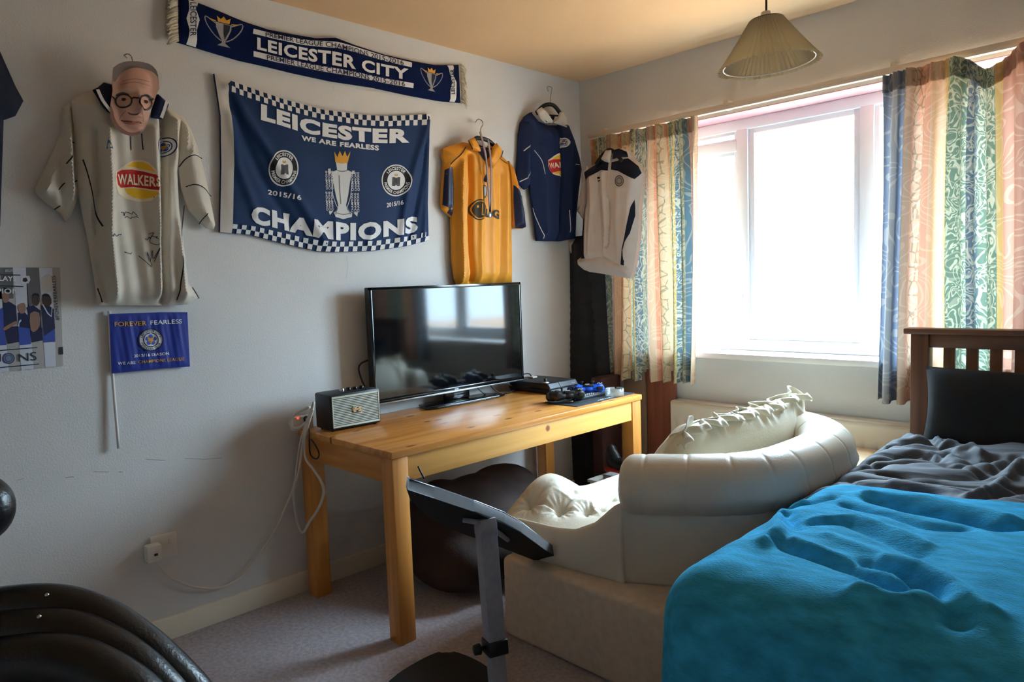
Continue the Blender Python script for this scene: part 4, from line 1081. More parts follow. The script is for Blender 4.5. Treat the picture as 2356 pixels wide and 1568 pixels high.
ppp('printed_player_hair', [[(20, 380), (50, 352), (110, 370), (118, 420), (60, 400)], [(425, 470), (450, 432), (510, 438), (528, 480), (470, 460)], [(555, 470), (590, 436), (650, 446), (660, 480), (600, 468)]], (24, 22, 26), .002, 2)
ppp('printed_medal_ribbon', [[(560, 580), (575, 575), (640, 690), (685, 735), (680, 748), (630, 705)], [(690, 610), (700, 612), (690, 745), (680, 740)], [(240, 870), (250, 800), (280, 780), (285, 800), (258, 830), (255, 880)]], (190, 204, 226), .002)
ppp('printed_badge', [Pp.ell((640, 300), 85, 120)], (196, 190, 182), .0014)
w_ = lambda b_, bo, to, col, bold=.02, e=.0022: pr('printed_lettering', Pp.text(b_, zp(bo), zp(to), bold, e), matc(col, .55), t)
w_('BARCLAYS', [(-280, 262), (215, 270)], [(-280, 192), (215, 205)], (232, 232, 236))
w_('CHAMPIONS', [(-420, 430), (315, 440)], [(-420, 362), (315, 370)], (216, 218, 224))
w_('CHAMPI', [(-700, 1370), (10, 1345)], [(-700, 1260), (10, 1240)], (36, 44, 70), 0)
w_('NS', [(245, 1345), (490, 1325)], [(240, 1240), (485, 1210)], (36, 44, 70), 0)
w_('#FOREVERFEARLESS', [(797, 790), (740, 195)], [(740, 790), (690, 200)], (44, 46, 58), .01)
pr('printed_line', Pp.stroke([zp([(-700, 1215), (0, 1195), (495, 1155)]), zp([(-700, 1470), (0, 1422), (520, 1376)]), zp([(0, 182), (270, 190)]), zp([(0, 330), (310, 342)])], .003, .002, 0), matc((40, 48, 74), .55), t)
ppp('printed_crest', [Pp.ell((115, 1300), 78, 72)], (120, 132, 156), .0016)
pr('printed_crest_ring', joinvf([Pp.ring(zp([(115, 1300)])[0], 12.5, 11.5, .003), Pp.ring(zp([(115, 1300)])[0], 8, 7.4, .002)]), matc((60, 76, 120), .55), t)
ppp('printed_small_mark', [[(785, 1150), (838, 1145), (845, 1245), (790, 1250)]], (52, 52, 60), .0016)
ppp('printed_lion_badge', [[(300, 200), (390, 200), (405, 250), (380, 300), (290, 300), (270, 250)]], (216, 218, 224), .0016)
ppp('printed_lion', [[(305, 230), (350, 222), (370, 260), (340, 285), (300, 270)]], (60, 60, 66), .002)
t_ = [pr('printed_sponsor', Pp.text('BARCLAYS', zp([(70, 145), (170, 145)]), zp([(70, 112), (170, 112)]), .0, .0018), matc((214, 216, 222), .55), t)]

# ---- hand flag on a stick
t = thing('hand_flag', (.02, .75, .74), 'small royal blue paper flag with gold and white lettering on a white stick', 'flag')
Pf = Panel('x', [(252, 722), (300, 720), (370, 718), (432, 718), (435, 780), (438, 843), (380, 847), (320, 853), (258, 859), (255, 790)], dtyp=.022, dback=.014, dedge=.018, thick=.002, w=.02, waves=((.0016, .055, .5, 0), (.001, .02, 1, .1)), res=.0075)
Pf.build('flag_cloth', M['small_flag'], t)
tube('flag_pole', [onx(251, 715, .012), onx(258, 850, .012), onx(273, 1031, .02)], .0052, M['flag_stick'], t, 10, 4)
zh = lambda L: Z1(L, 3.016, 0, 540)
hw = lambda b_, bo, to, m_, bold=.015: pr('flag_lettering', Pf.text(b_, zh(bo), zh(to), bold, .0015), m_, t)
hw('FOREVER', [(797, 636), (1018, 628)], [(795, 604), (1016, 596)], M['print_gold']); hw('FEARLESS', [(1046, 624), (1265, 614)], [(1044, 594), (1263, 584)], M['print_white'])
hw('2015/16 SEASON', [(930, 850), (1175, 832)], [(928, 830), (1174, 812)], M['print_white']); hw('WE ARE', [(818, 903), (942, 895)], [(817, 882), (941, 876)], M['print_white'])
hw('CHAMPIONS LEAGUE', [(962, 892), (1280, 870)], [(960, 872), (1279, 848)], M['print_gold'])
crest(Pf, zh([(1047, 728)])[0], 28.5, t, k=.93, big=True)

# ---- scarf
t = thing('football_scarf', (.03, 1.7, 2.14), 'long navy knitted scarf with white lettering pinned high on the wall', 'scarf')
top = zs([(124, 0), (280, 8), (450, 75), (640, 155), (820, 215), (1000, 250), (1180, 280), (1330, 277), (1480, 335), (1700, 405), (1900, 452), (2080, 485), (2255, 482)])
bot = zs([(2270, 768), (2120, 755), (1900, 715), (1600, 650), (1300, 605), (1000, 540), (800, 490), (600, 445), (430, 395), (275, 348), (130, 305)])
top = [(408, -22)] + [(x, y) for x, y in top[1:]]
Ps = Panel('x', [(408, -24)] + top[1:] + bot, dtyp=.03, dback=.006, dedge=.016, thick=.012, w=.02, waves=((.004, .33, 0, 0),), res=.012)
Ps.build('scarf_cloth', M['scarf_blue'], t)
sw = lambda b_, bo, to, m_, bold, e=.0034, n='scarf_lettering': pr(n, Ps.text(b_, zs(bo), zs(to), bold, e, len(bo) > 2), m_, t)
bands = [zs([(700, 215), (860, 258), (1060, 295), (1330, 315), (1500, 362), (1700, 420), (1890, 470), (1885, 508), (1700, 460), (1500, 404), (1330, 362), (1060, 335), (860, 296), (695, 252)]),
         zs([(700, 382), (860, 425), (1080, 470), (1330, 515), (1600, 570), (1900, 628), (1897, 665), (1600, 606), (1330, 556), (1080, 508), (860, 468), (700, 424)]),
         zs([(207, 0), (290, 10), (262, 70), (290, 150), (268, 230), (272, 350), (200, 328), (215, 230), (190, 140), (212, 70)]),
         zs([(2165, 488), (2210, 488), (2200, 560), (2226, 620), (2224, 765), (2185, 760), (2182, 680), (2195, 620), (2180, 560)])]
pr('scarf_band', Ps.poly(bands, .002, .012), M['print_white'], t)
sw('LEICESTER CITY', [(725, 372), (900, 420), (1100, 455), (1300, 492), (1540, 540), (1860, 605)], [(705, 275), (900, 325), (1100, 360), (1300, 385), (1540, 450), (1872, 522)], M['print_white'], .035)
sw('PREMIER LEAGUE CHAMPIONS 2015-2016', [(785, 278), (1060, 330), (1300, 358), (1590, 437), (1825, 492)], [(790, 245), (1060, 296), (1300, 318), (1590, 397), (1825, 455)], M['print_navy'], .012, .0044)
sw('PREMIER LEAGUE CHAMPIONS 2015-2016', [(795, 450), (1060, 505), (1300, 550), (1600, 608), (1835, 650)], [(795, 414), (1060, 466), (1300, 510), (1600, 570), (1835, 618)], M['print_navy'], .012, .0044)
sw('LEICESTER', [(216, 20), (216, 275)], [(268, 20), (262, 275)], M['print_navy'], .015, .0044)
sw('LEICESTER', [(2214, 708), (2206, 520)], [(2186, 708), (2178, 520)], M['print_navy'], .015, .0044)
def trophy(pn, cx, cy, s, sx, parent, dark):
    q = lambda L: [(cx + x*s*sx, cy + y*s + x*s*sx*.22) for x, y in L]
    a = pr('trophy_print', joinvf([pn.poly([q([(-.42, -.55), (.42, -.55), (.40, -.2), (.22, .3), (.1, .55), (.1, .72), (.34, .92), (-.34, .92), (-.1, .72), (-.1, .55), (-.22, .3), (-.40, -.2)])], .002, .015),
                                   pn.stroke([q([(-.42, -.45), (-.95, -.75), (-.9, -.3), (-.5, .3), (-.12, .6)]), q([(.42, -.45), (.95, -.75), (.9, -.3), (.5, .3), (.12, .6)])], .004, .002)]), M['print_grey'], parent)
    pr('trophy_shade', pn.poly([q([(.0, -.5), (.34, -.5), (.3, -.15), (.12, .3), (.05, .5), (-.02, .1)])], .0028, .015), matc(dark), a)
    pr('trophy_crown', pn.poly([q([(-.3, -.58), (-.36, -.95), (-.15, -.78), (0, -1.0), (.15, -.78), (.36, -.95), (.3, -.58)]), q([(-.75, -.68), (-.4, -.62), (-.4, -.55), (-.75, -.6)]), q([(.75, -.68), (.4, -.62), (.4, -.55), (.75, -.6)])], .0026, .015), M['print_gold'], a)
c_ = zs([(475, 240)])[0]; trophy(Ps, c_[0], c_[1], 36, 1.25, t, (30, 34, 48))
c_ = zs([(2040, 600)])[0]; trophy(Ps, c_[0], c_[1], 28, .95, t, (24, 34, 60))
Lf = []
for (a, b_, n, dx) in (((408, -24), (409, 93), 34, -22), ((1061, 147), (1064, 236), 26, 11)):
    for i in range(n):
        u_ = i/(n - 1); px, py = a[0] + (b_[0] - a[0])*u_, a[1] + (b_[1] - a[1])*u_
        p0, p1, p2 = onx(px + (2 if dx < 0 else -2), py, .018), onx(px + dx*.55, py + 3 + random.random()*3, .02 + random.random()*.012), onx(px + dx*(.8 + .4*random.random()), py + 8 + random.random()*8, .012 + random.random()*.02)
        Lf.append(tubegeo([p0, p1, p2], .0032, 5, 3))
vf = joinvf(Lf); o = mk('fringe', vf[0], vf[1], M['fringe'], t); o['kind'] = 'stuff'

# ---- big flag
t = thing('football_flag', (.02, 1.65, 1.45), 'large navy flag with checked borders, trophy and white capitals on the wall', 'flag')
ftop = zf([(155, 118), (330, 182), (580, 268), (880, 348), (1180, 390), (1400, 404), (1755, 388)]); fbot = zf([(1742, 1403), (1560, 1450), (1300, 1487), (980, 1497), (850, 1490), (550, 1420), (300, 1355)])
outf = zf([(20, 60)]) + zf([(115, 108)]) + ftop + zf([(1745, 700), (1735, 1100)]) + fbot + zf([(65, 1335), (75, 800), (70, 400)])
Pg = Panel('x', outf, dtyp=.028, dback=.006, dedge=.016, thick=.008, w=.05, folds=[
    fold(zf([(125, 170), (250, 380), (450, 700), (700, 1100), (900, 1420)]), .014, .022), fold(zf([(140, 230), (220, 500), (400, 900), (650, 1300)]), -.012, .022), fold(zf([(150, 400), (200, 800), (350, 1200)]), .010, .02),
    fold(zf([(1750, 420), (1650, 700), (1560, 1000), (1500, 1450)]), .014, .018), fold(zf([(1745, 500), (1700, 800), (1640, 1100), (1580, 1440)]), -.012, .012), fold(zf([(1750, 600), (1720, 1000), (1690, 1400)]), .009, .012),
    fold(zf([(980, 1250), (970, 1500)]), .008, .02), fold(zf([(720, 1280), (740, 1470)]), -.006, .02), fold(zf([(1280, 1280), (1240, 1490)]), .007, .015)], waves=((.003, .30, .6, .4),), res=.008)
Pg.build('flag_cloth', M['flag_blue'], t)
hem = zf([(20, 60), (115, 108), (155, 118), (120, 150), (140, 300), (158, 520), (166, 800), (160, 1310), (158, 1345), (65, 1335), (75, 800), (70, 400)])
pr('white_hem', Pg.poly([hem], .003, .008), M['flag_white'], t)
sq = []
def checks(edge_a, edge_b, n, start, rows=2):
    a = along(edge_a, np.linspace(0, 1, n + 1)); b_ = along(edge_b, np.linspace(0, 1, n + 1))
    for i in range(n):
        for r_ in range(rows):
            if (i + r_ + start) % 2: continue
            u0, u1 = r_/rows, (r_ + 1)/rows
            sq.append([a[i] + (b_[i] - a[i])*u0, a[i + 1] + (b_[i + 1] - a[i + 1])*u0, a[i + 1] + (b_[i + 1] - a[i + 1])*u1, a[i] + (b_[i] - a[i])*u1])
tb = zf([(150, 212), (330, 275), (580, 355), (880, 433), (1180, 478), (1400, 490), (1745, 476)])
checks(zf([(152, 116)]) + ftop[1:], tb, 48, 1)
bt = zf([(162, 1272), (330, 1290), (560, 1342), (850, 1405), (980, 1415), (1300, 1408), (1560, 1372), (1742, 1328)])
bb = zf([(158, 1343), (300, 1355), (550, 1420), (850, 1488), (980, 1495), (1300, 1484), (1560, 1447), (1741, 1401)])
checks(bt, bb, 44, 0)
pr('checked_border', Pg.poly(sq, .0035, .02), M['print_white'], t)
fw = lambda b_, bo, to, bold, n='flag_lettering', e=.003, m_=M['print_white']: pr(n, Pg.text(b_, zf(bo), zf(to), bold, e, True), m_, t)
fw('LEICESTER', [(385, 440), (520, 477), (665, 522), (735, 542), (895, 572), (1050, 600), (1180, 612), (1280, 622), (1412, 626), (1575, 622)], [(382, 306), (530, 355), (690, 402), (765, 425), (930, 468), (1075, 487), (1200, 498), (1335, 506), (1460, 509), (1575, 508)], .055)
fw('WE ARE FEARLESS', [(712, 603), (815, 616), (975, 646), (1010, 651), (1335, 684)], [(708, 560), (845, 582), (1005, 613), (1335, 641)], .045)
fw('CHAMPIONS', [(305, 1270), (490, 1302), (640, 1337), (810, 1377), (840, 1387), (1020, 1406), (1060, 1404), (1200, 1404), (1270, 1398), (1400, 1374), (1520, 1362), (1645, 1336)], [(300, 1120), (500, 1160), (630, 1190), (700, 1220), (860, 1240), (1050, 1260), (1200, 1262), (1280, 1255), (1400, 1245), (1525, 1228), (1645, 1203)], .055)
fw('2015/16', [(455, 1031), (695, 1086)], [(450, 990), (695, 1045)], .03); fw('2015/16', [(1395, 1140), (1525, 1116)], [(1392, 1103), (1522, 1080)], .03)
for (c, r_, k) in (((567, 826), 118, 1.24), ((1470, 922), 114, 1.12)):
    pc = zf([c])[0]; r_ /= 3.485
    o = pr('round_badge', Pg.poly([Pg.ell(pc, r_, r_*k)], .002, .008), M['print_white'], t)
    pr('badge_ring', Pg.poly([Pg.ell(pc, r_*.92, r_*.92*k)], .003, .008), M['print_black'], o)
    pr('badge_centre', Pg.poly([Pg.ell(pc, r_*.60, r_*.60*k)], .004, .008), M['print_white'], o)
    q = lambda L: [(pc[0] + x*r_, pc[1] + y*r_*k) for x, y in L]
    pr('badge_trophies', joinvf([Pg.poly([q([(-.26, -.2), (-.08, -.2), (-.06, .36), (-.26, .36)]), q([(.10, -.2), (.28, -.2), (.26, .36), (.06, .36)]), q([(-.1, -.16), (.1, -.16), (.03, .3), (-.05, .3)])], .005, .008)]), matc((70, 70, 74)), o)
    pr('badge_crown', Pg.poly([q([(-.1, -.28), (-.13, -.42), (0, -.36), (.13, -.42), (.1, -.28)])], .005, .008), M['print_gold'], o)
    pr('badge_lettering', joinvf([Pg.arc('LEICESTER', pc, r_*.66, r_*.86, 142, 38, .03, .0042, 0, k), Pg.arc('PREMIER CHAMPIONS', pc, r_*.86, r_*.66, 190, 350, .02, .0042, 0, k)]), M['print_white'], o)
tr_ = pr('trophy_print', joinvf([Pg.poly([zf([(990, 778), (1078, 778), (1075, 838), (1115, 855), (1100, 940), (1088, 1040), (1072, 1120), (1085, 1160), (1122, 1185), (1118, 1215), (1050, 1232), (985, 1215), (972, 1180), (1005, 1160), (1010, 1120), (990, 1040), (970, 940), (958, 855), (1000, 838)])], .0016, .015),
                    Pg.stroke([zf([(965, 940), (965, 1030), (990, 1110), (1010, 1150)]), zf([(1112, 940), (1108, 1040), (1090, 1110), (1075, 1150)])], .003, .0018),
                    Pg.poly([zf([(928, 828), (948, 826), (950, 870), (930, 870)]), zf([(930, 1170), (968, 1165), (940, 1200)]), zf([(1115, 845), (1135, 845), (1136, 870), (1115, 870)]), zf([(1130, 1180), (1165, 1175), (1160, 1212)])], .0018, .015)]), matc((206, 206, 204)), t)
pr('trophy_shade', Pg.stroke([zf([(1000, 842), (1040, 850), (1080, 842)]), zf([(985, 1180), (1050, 1195), (1115, 1182)]), zf([(1015, 880), (1022, 1000), (1030, 1110)]), zf([(985, 1195), (1005, 1140)]), zf([(1110, 1195), (1082, 1140)])], .004, .0026), matc((120, 122, 126)), tr_)
pr('trophy_crown', Pg.poly([zf([(985, 775), (975, 690), (1000, 735), (1018, 685), (1040, 730), (1058, 685), (1075, 735), (1102, 690), (1080, 782), (1030, 788)])], .002, .012), M['print_gold'], tr_)
vt = []
for i, x in enumerate((908, 930, 952, 1112, 1136, 1158)):
    dy = 12 if i > 2 else 0
    for (y0, y1) in ((1165, 1012), (995, 845)): vt.append(Pg.text('CHAMPIONS', zf([(x + 17, y0 + dy), (x + 12, y1 + dy)]), zf([(x, y0 + dy), (x - 4, y1 + dy)]), .015, .003))
pr('ribbon_lettering', joinvf(vt), M['print_white'], t)

# ---- orange shirt, its hanger, the medal
coat_hanger([(1094, 281), (1100, 274), (1109, 278), (1111, 287), (1106, 296), (1105, 318)], (1085, 330), (1142, 340), .06, 'black hanger with a wire hook holding the orange shirt')
t = thing('orange_shirt', (.05, 2.5, 1.27), 'shiny orange football shirt with navy sleeve ends above the television', 'shirt')
body = z5([(245, 450), (330, 470), (415, 500), (440, 468), (490, 512), (570, 600), (582, 690), (586, 770), (592, 1000), (596, 1250), (598, 1480), (430, 1490), (300, 1490), (210, 1495), (188, 1440), (170, 1300), (164, 1000), (158, 760), (152, 650), (130, 640), (100, 560), (100, 500), (170, 470)])
P1 = Panel('x', body, dtyp=.075, dback=.02, dedge=.035, thick=.04, w=.07, folds=[
    fold(z5([(262, 560), (270, 800), (260, 1000), (268, 1250), (290, 1480)]), -.030, .013), fold(z5([(200, 600), (200, 900), (205, 1200), (215, 1470)]), .016, .012), fold(z5([(330, 700), (335, 1000), (330, 1250), (340, 1480)]), .014, .015),
    fold(z5([(410, 600), (430, 900), (420, 1200), (430, 1480)]), .008, .02), fold(z5([(520, 620), (525, 900), (520, 1200), (520, 1480)]), .012, .018), fold(z5([(475, 700), (480, 1000), (470, 1480)]), -.008, .015)], res=.0075)
P1.build('shirt_body', M['orange_shirt'], t)
sl = z5([(100, 498), (96, 570), (90, 655), (82, 760), (75, 900), (82, 932), (108, 965), (150, 1000), (160, 900), (160, 760), (150, 640), (130, 560)])
P2 = Panel('x', sl, dtyp=.055, dback=.015, dedge=.03, thick=.03, w=.04, folds=[fold(z5([(100, 660), (92, 900)]), .01, .008), fold(z5([(120, 660), (115, 960)]), -.01, .008)], res=.01)
s_ = P2.build('sleeve', M['orange_shirt'], t)
pr('navy_sleeve_panel', P2.poly([z5([(92, 656), (135, 632), (152, 700), (160, 800), (158, 900), (148, 996), (112, 968), (118, 940), (76, 908), (84, 760)])], .002, .01), M['navy_satin'], s_)
sr = z5([(562, 590), (600, 650), (640, 800), (670, 960), (682, 1070), (655, 1082), (600, 1080), (594, 1000), (588, 860), (584, 760), (575, 660)])
P3 = Panel('x', sr, dtyp=.055, dback=.015, dedge=.03, thick=.025, w=.04, folds=[fold(z5([(620, 850), (640, 1060)]), .008, .01)], res=.01)
s_ = P3.build('sleeve', M['orange_shirt'], t)
pr('navy_sleeve_panel', P3.poly([z5([(588, 765), (630, 830), (668, 960), (680, 1068), (655, 1080), (602, 1078), (596, 1000), (590, 880)])], .002, .01), M['navy_satin'], s_)
pr('piping', joinvf([P1.stroke([z5([(242, 490), (200, 540), (155, 585), (132, 632)]), z5([(472, 572), (530, 625), (576, 680)])], .004, .002)]), M['print_black'], t)
Pc = Panel('x', body, dtyp=.085, dback=.02, dedge=.075, thick=.01, w=.06, res=.01)
pr('neck_opening', P1.poly([z5([(300, 480), (360, 470), (420, 495), (400, 560), (365, 600), (345, 580), (320, 530)])], .002, .01), M['navy_satin'], t)
leaf('collar', z5([(245, 445), (290, 425), (310, 470), (330, 525), (320, 530), (265, 515), (250, 490)]), M['orange_shirt'], Pc, t, .014); leaf('collar', z5([(420, 495), (450, 465), (488, 520), (460, 575), (415, 650), (372, 600), (400, 540)]), M['orange_shirt'], Pc, t, .014)
pr('collar_edge', Pc.stroke([z5([(240, 450), (262, 515)]), z5([(488, 522), (465, 575)]), z5([(355, 570), (362, 660), (358, 750)])], .006, .014), M['print_black'], t)
cq = z5([(358, 815)])[0]
o = pr('club_crest', P1.poly([Pg.ell(cq, 6, 15)], .002, .008), M['print_white'], t); pr('crest_ring', P1.ring(cq, 5, 13.5, .004, 0, .003), M['print_navy'], o)
pr('maker_mark', P1.poly([z5([(345, 740), (370, 690), (372, 752)])], .002, .008), M['print_navy'], t)
lg = pr('chest_logo', joinvf([P1.poly([Pg.ell(z5([(318, 948)])[0], 17, 24)], .002, .008)]), matc((62, 54, 36)), t)
pr('logo_ring', joinvf([P1.ring(z5([(318, 948)])[0], 14, 20, .004, 0, .003), P1.stroke([z5([(330, 905), (328, 985), (350, 985)])], .004, .003, 0), P1.poly([Pg.ell(z5([(308, 925)])[0], 2.2, 3)], .003, .006)]), M['orange_shirt'], lg)
pr('logo_lettering', P1.text('LG', z5([(362, 1000), (410, 1006), (468, 1020)]), z5([(362, 940), (410, 945), (468, 950)]), .05, .0022), matc((62, 54, 36)), t)
t = thing('medal', (.11, 2.5, 1.6), 'medal on a grey ribbon hanging down the front of the orange shirt', 'medal')
PL = Panel('x', body, dtyp=.105, dback=.02, dedge=.105, thick=.0, w=.06, res=.02)
rb = PL.stroke([z5([(328, 385), (350, 470), (372, 580), (385, 760), (400, 965)]), z5([(385, 440), (402, 560), (408, 700), (406, 850), (400, 965)])], .012, .0)
solid(mk('ribbon', rb[0], rb[1], matc((150, 128, 124), .6), t), .0015, 0)
q = onx(*z5([(400, 985)])[0], .108); lathe('medal_disc', [(.001, .003), (.013, .003), (.015, 0), (.013, -.003), (.001, -.003)], q, M['silver'], t, 20, Matrix.Rotation(math.radians(90), 4, 'Y'))

# ---- navy shirt near the corner
coat_hanger([(1261, 210), (1259, 201), (1264, 199), (1270, 203), (1268, 215), (1266, 240)], (1235, 258), (1290, 262), .06, 'black hanger with a steel hook holding the navy shirt near the corner')
t = thing('navy_shirt', (.05, 2.97, 1.5), 'navy football shirt with white collar and crisp logo hanging near the corner', 'shirt')
body = z5([(735, 235), (790, 300), (860, 330), (930, 330), (960, 295), (1010, 335), (1050, 440), (1085, 560), (1100, 650), (1080, 800), (1060, 1000), (1055, 1150), (950, 1172), (850, 1170), (780, 1168), (762, 1000), (740, 850), (722, 700), (712, 560), (700, 430), (690, 330), (690, 268)])
P1 = Panel('x', body, dtyp=.075, dback=.02, dedge=.035, thick=.035, w=.07, folds=[fold(z5([(925, 330), (925, 560), (930, 720), (915, 1000), (920, 1170)]), -.030, .010), fold(z5([(880, 340), (890, 700), (880, 1150)]), .016, .014), fold(z5([(770, 500), (800, 750), (815, 1150)]), .012, .015), fold(z5([(985, 420), (975, 800), (985, 1130)]), .012, .015)], res=.0075)
P1.build('shirt_body', M['navy_shirt'], t)
P2 = Panel('x', z5([(735, 235), (690, 262), (655, 310), (640, 400), (634, 540), (624, 735), (650, 765), (682, 797), (700, 785), (716, 758), (718, 640), (716, 480), (705, 330)]), dtyp=.055, dback=.012, dedge=.025, thick=.03, w=.04, folds=[fold(z5([(690, 330), (670, 560), (660, 740)]), .012, .01)], res=.0075)
P2.build('sleeve', M['navy_shirt'], t)
pr('piping', joinvf([P1.stroke([z5([(735, 515), (770, 590), (790, 692)]), z5([(745, 930), (785, 1070), (810, 1155)]), z5([(970, 950), (978, 1110)]), z5([(1020, 618), (1050, 622)])], .0032, .002), P2.stroke([z5([(652, 522), (675, 492), (706, 468)]), z5([(636, 742), (675, 705), (714, 655)])], .0045, .002)]), M['print_white'], t)
Pc = Panel('x', body, dtyp=.085, dback=.02, dedge=.075, thick=.01, w=.06, res=.01)
c1 = leaf('collar', z5([(738, 232), (775, 208), (805, 235), (858, 310), (850, 320), (795, 322), (760, 290)]), M['white_shirt'], Pc, t, .014); c2 = leaf('collar', z5([(905, 245), (925, 240), (960, 290), (950, 355), (930, 345), (862, 318), (890, 290)]), M['white_shirt'], Pc, t, .014)
pr('neck_back', P1.poly([z5([(800, 230), (850, 250), (905, 245), (900, 264), (855, 274), (815, 262)])], .004, .006), M['white_shirt'], t)
pr('neck_opening', P1.poly([z5([(812, 258), (855, 272), (902, 262), (894, 288), (861, 320), (836, 300)])], .006, .006), M['dark_navy'], t)
pr('collar_stripe', Pc.stroke([z5([(752, 240), (782, 288), (800, 318)])], .008, .018), M['print_navy'], c1); pr('collar_stripe', Pc.stroke([z5([(948, 290), (938, 345)])], .008, .018), M['print_navy'], c2)
crest(P1, z5([(940, 462)])[0], 12.5, t, k=1.0)
lg = pr('chest_logo', P1.poly([z5([(822, 590), (850, 570), (885, 542), (915, 538), (922, 640), (930, 712), (890, 706), (858, 690), (835, 665), (822, 630)])], .002, .008), M['print_cream'], t)
pr('logo_yellow', P1.poly([z5([(850, 585), (888, 552), (912, 546), (918, 585)]), z5([(858, 676), (926, 668), (930, 705), (890, 698)])], .003, .008), M['print_yellow'], lg)
pr('logo_red', P1.poly([z5([(822, 596), (860, 584), (918, 586), (924, 668), (880, 672), (845, 682), (828, 650)])], .0036, .008), M['print_red'], lg)
pr('logo_lettering', P1.text('WALK', z5([(832, 650), (925, 645)]), z5([(826, 612), (922, 602)]), .03, .0044), M['print_cream'], lg)

# ---- white and navy track top hung from the curtain rail
coat_hanger([(1397, 330), (1393, 325), (1398, 322), (1404, 326), (1403, 334), (1402, 345)], (1372, 378), (1432, 372), .19, 'black hanger hooked on the curtain rail inside the white track top', axis='y')
t = thing('track_top', (.28, 3.1, 1.25), 'white zipped track top with navy shoulders hanging in front of the left curtain', 'jacket')
body = zj([(385, 280), (430, 190), (495, 186), (560, 172), (640, 205), (660, 270), (740, 345), (770, 420), (765, 560), (735, 760), (730, 900), (725, 1080), (700, 1260), (665, 1440), (640, 1486), (500, 1462), (360, 1436), (240, 1418), (180, 1396), (120, 1345), (114, 1300), (160, 1262), (165, 1050), (190, 780), (212, 700), (208, 520), (182, 410), (260, 350)])
P1 = Panel('y', body, dtyp=.20, dback=.125, dedge=.155, thick=.045, w=.06, folds=[fold(zj([(300, 480), (310, 700), (290, 1000), (280, 1250)]), .012, .014), fold(zj([(360, 520), (380, 800), (400, 1100), (420, 1300)]), -.010, .014), fold(zj([(420, 420), (430, 700), (450, 1000), (430, 1250)]), .012, .012), fold(zj([(470, 700), (480, 900), (460, 1150)]), -.018, .010), fold(zj([(570, 600), (560, 900), (580, 1250)]), .01, .02), fold(zj([(180, 1290), (400, 1265), (620, 1380)]), -.012, .012)], res=.0075)
P1.build('jacket_body', M['jacket_white'], t)
P2 = Panel('y', zj([(205, 350), (180, 410), (165, 520), (142, 630), (122, 730), (116, 810), (150, 860), (186, 908), (200, 840), (214, 720), (216, 560), (212, 440)]), dtyp=.17, dback=.11, dedge=.125, thick=.035, w=.035, folds=[fold(zj([(170, 640), (180, 740), (130, 800)]), -.01, .01)], res=.01)
P2.build('sleeve', M['jacket_white'], t)
P3 = Panel('y', zj([(35, 1092), (100, 1082), (170, 1080), (172, 1150), (160, 1232), (115, 1262), (70, 1262), (55, 1190)]), dtyp=.15, dback=.10, dedge=.115, thick=.03, w=.03, res=.01)
P3.build('sleeve_cuff', M['jacket_white'], t)
pr('navy_yoke', P1.poly([zj([(190, 415), (300, 340), (385, 283), (430, 310), (482, 322), (474, 402), (410, 396), (300, 455), (207, 505)]), zj([(512, 318), (570, 305), (640, 272), (735, 350), (766, 420), (750, 450), (725, 485), (640, 440), (575, 405), (505, 392)])], .002, .01), M['dark_navy'], t)
pr('side_stripe', P1.poly([zj([(192, 790), (216, 700), (222, 760), (226, 1000), (230, 1280), (162, 1284), (166, 1050)]), zj([(716, 690), (714, 850), (680, 1030), (640, 1120), (622, 1200), (624, 1290), (630, 1310), (622, 1354), (598, 1345), (612, 1260), (616, 1180), (640, 1060), (660, 930), (688, 760)])], .002, .01), M['dark_navy'], t)
Pc = Panel('y', body, dtyp=.215, dback=.13, dedge=.19, thick=.012, w=.06, res=.01)
leaf('stand_collar', zj([(385, 282), (408, 240), (432, 192), (490, 190), (495, 250), (488, 322), (430, 308)]), M['jacket_white'], Pc, t, .012); leaf('stand_collar', zj([(512, 288), (516, 195), (560, 178), (640, 210), (656, 262), (600, 262), (550, 275)]), M['dark_navy'], Pc, t, .012)
pr('zip', P1.stroke([zj([(490, 320), (488, 400), (474, 560), (462, 700), (470, 850), (468, 960)])], .006, .002), matc((230, 220, 210)), t)
cq = zj([(590, 505)])[0]; o = pr('club_crest', P1.poly([Pg.ell(cq, 10, 12.5)], .002, .01), matc((176, 164, 156)), t)
pr('crest_ring', joinvf([P1.ring(cq, 9.5, 12, .004, 0, .003), P1.ring(cq, 5.5, 7, .003, 0, .003)]), M['print_navy'], o)
pr('maker_mark', P1.poly([zj([(362, 480), (375, 462), (400, 468), (402, 482), (380, 486)]), zj([(366, 502), (402, 494), (402, 504), (368, 514)])], .002, .008), M['print_black'], t)
# hairline crack and scuffs in the paint of the left wall
wl = bpy.data.objects['wall_left']
Pw = Panel('x', [(-200, -200), (1300, -100), (1300, 1100), (-200, 1400)], dtyp=0.0, dback=-.01, dedge=0, thick=0, w=.05, res=.05)
for L, w_ in (([(797, 588), (800, 612), (796, 640)], .0012), ([(768, 196), (766, 210)], .0012), ([(40, 1104), (54, 1100)], .002), ([(150, 1098), (170, 1096)], .003), ([(215, 1084), (250, 1085)], .0022), ([(272, 1085), (282, 1085)], .003), ([(335, 1056), (380, 1058)], .002), ([(425, 1054), (470, 1056), (510, 1053)], .002)):
    pr('scuff_mark', Pw.stroke([L], w_, .0012, 0), matc((166, 160, 154)), wl)

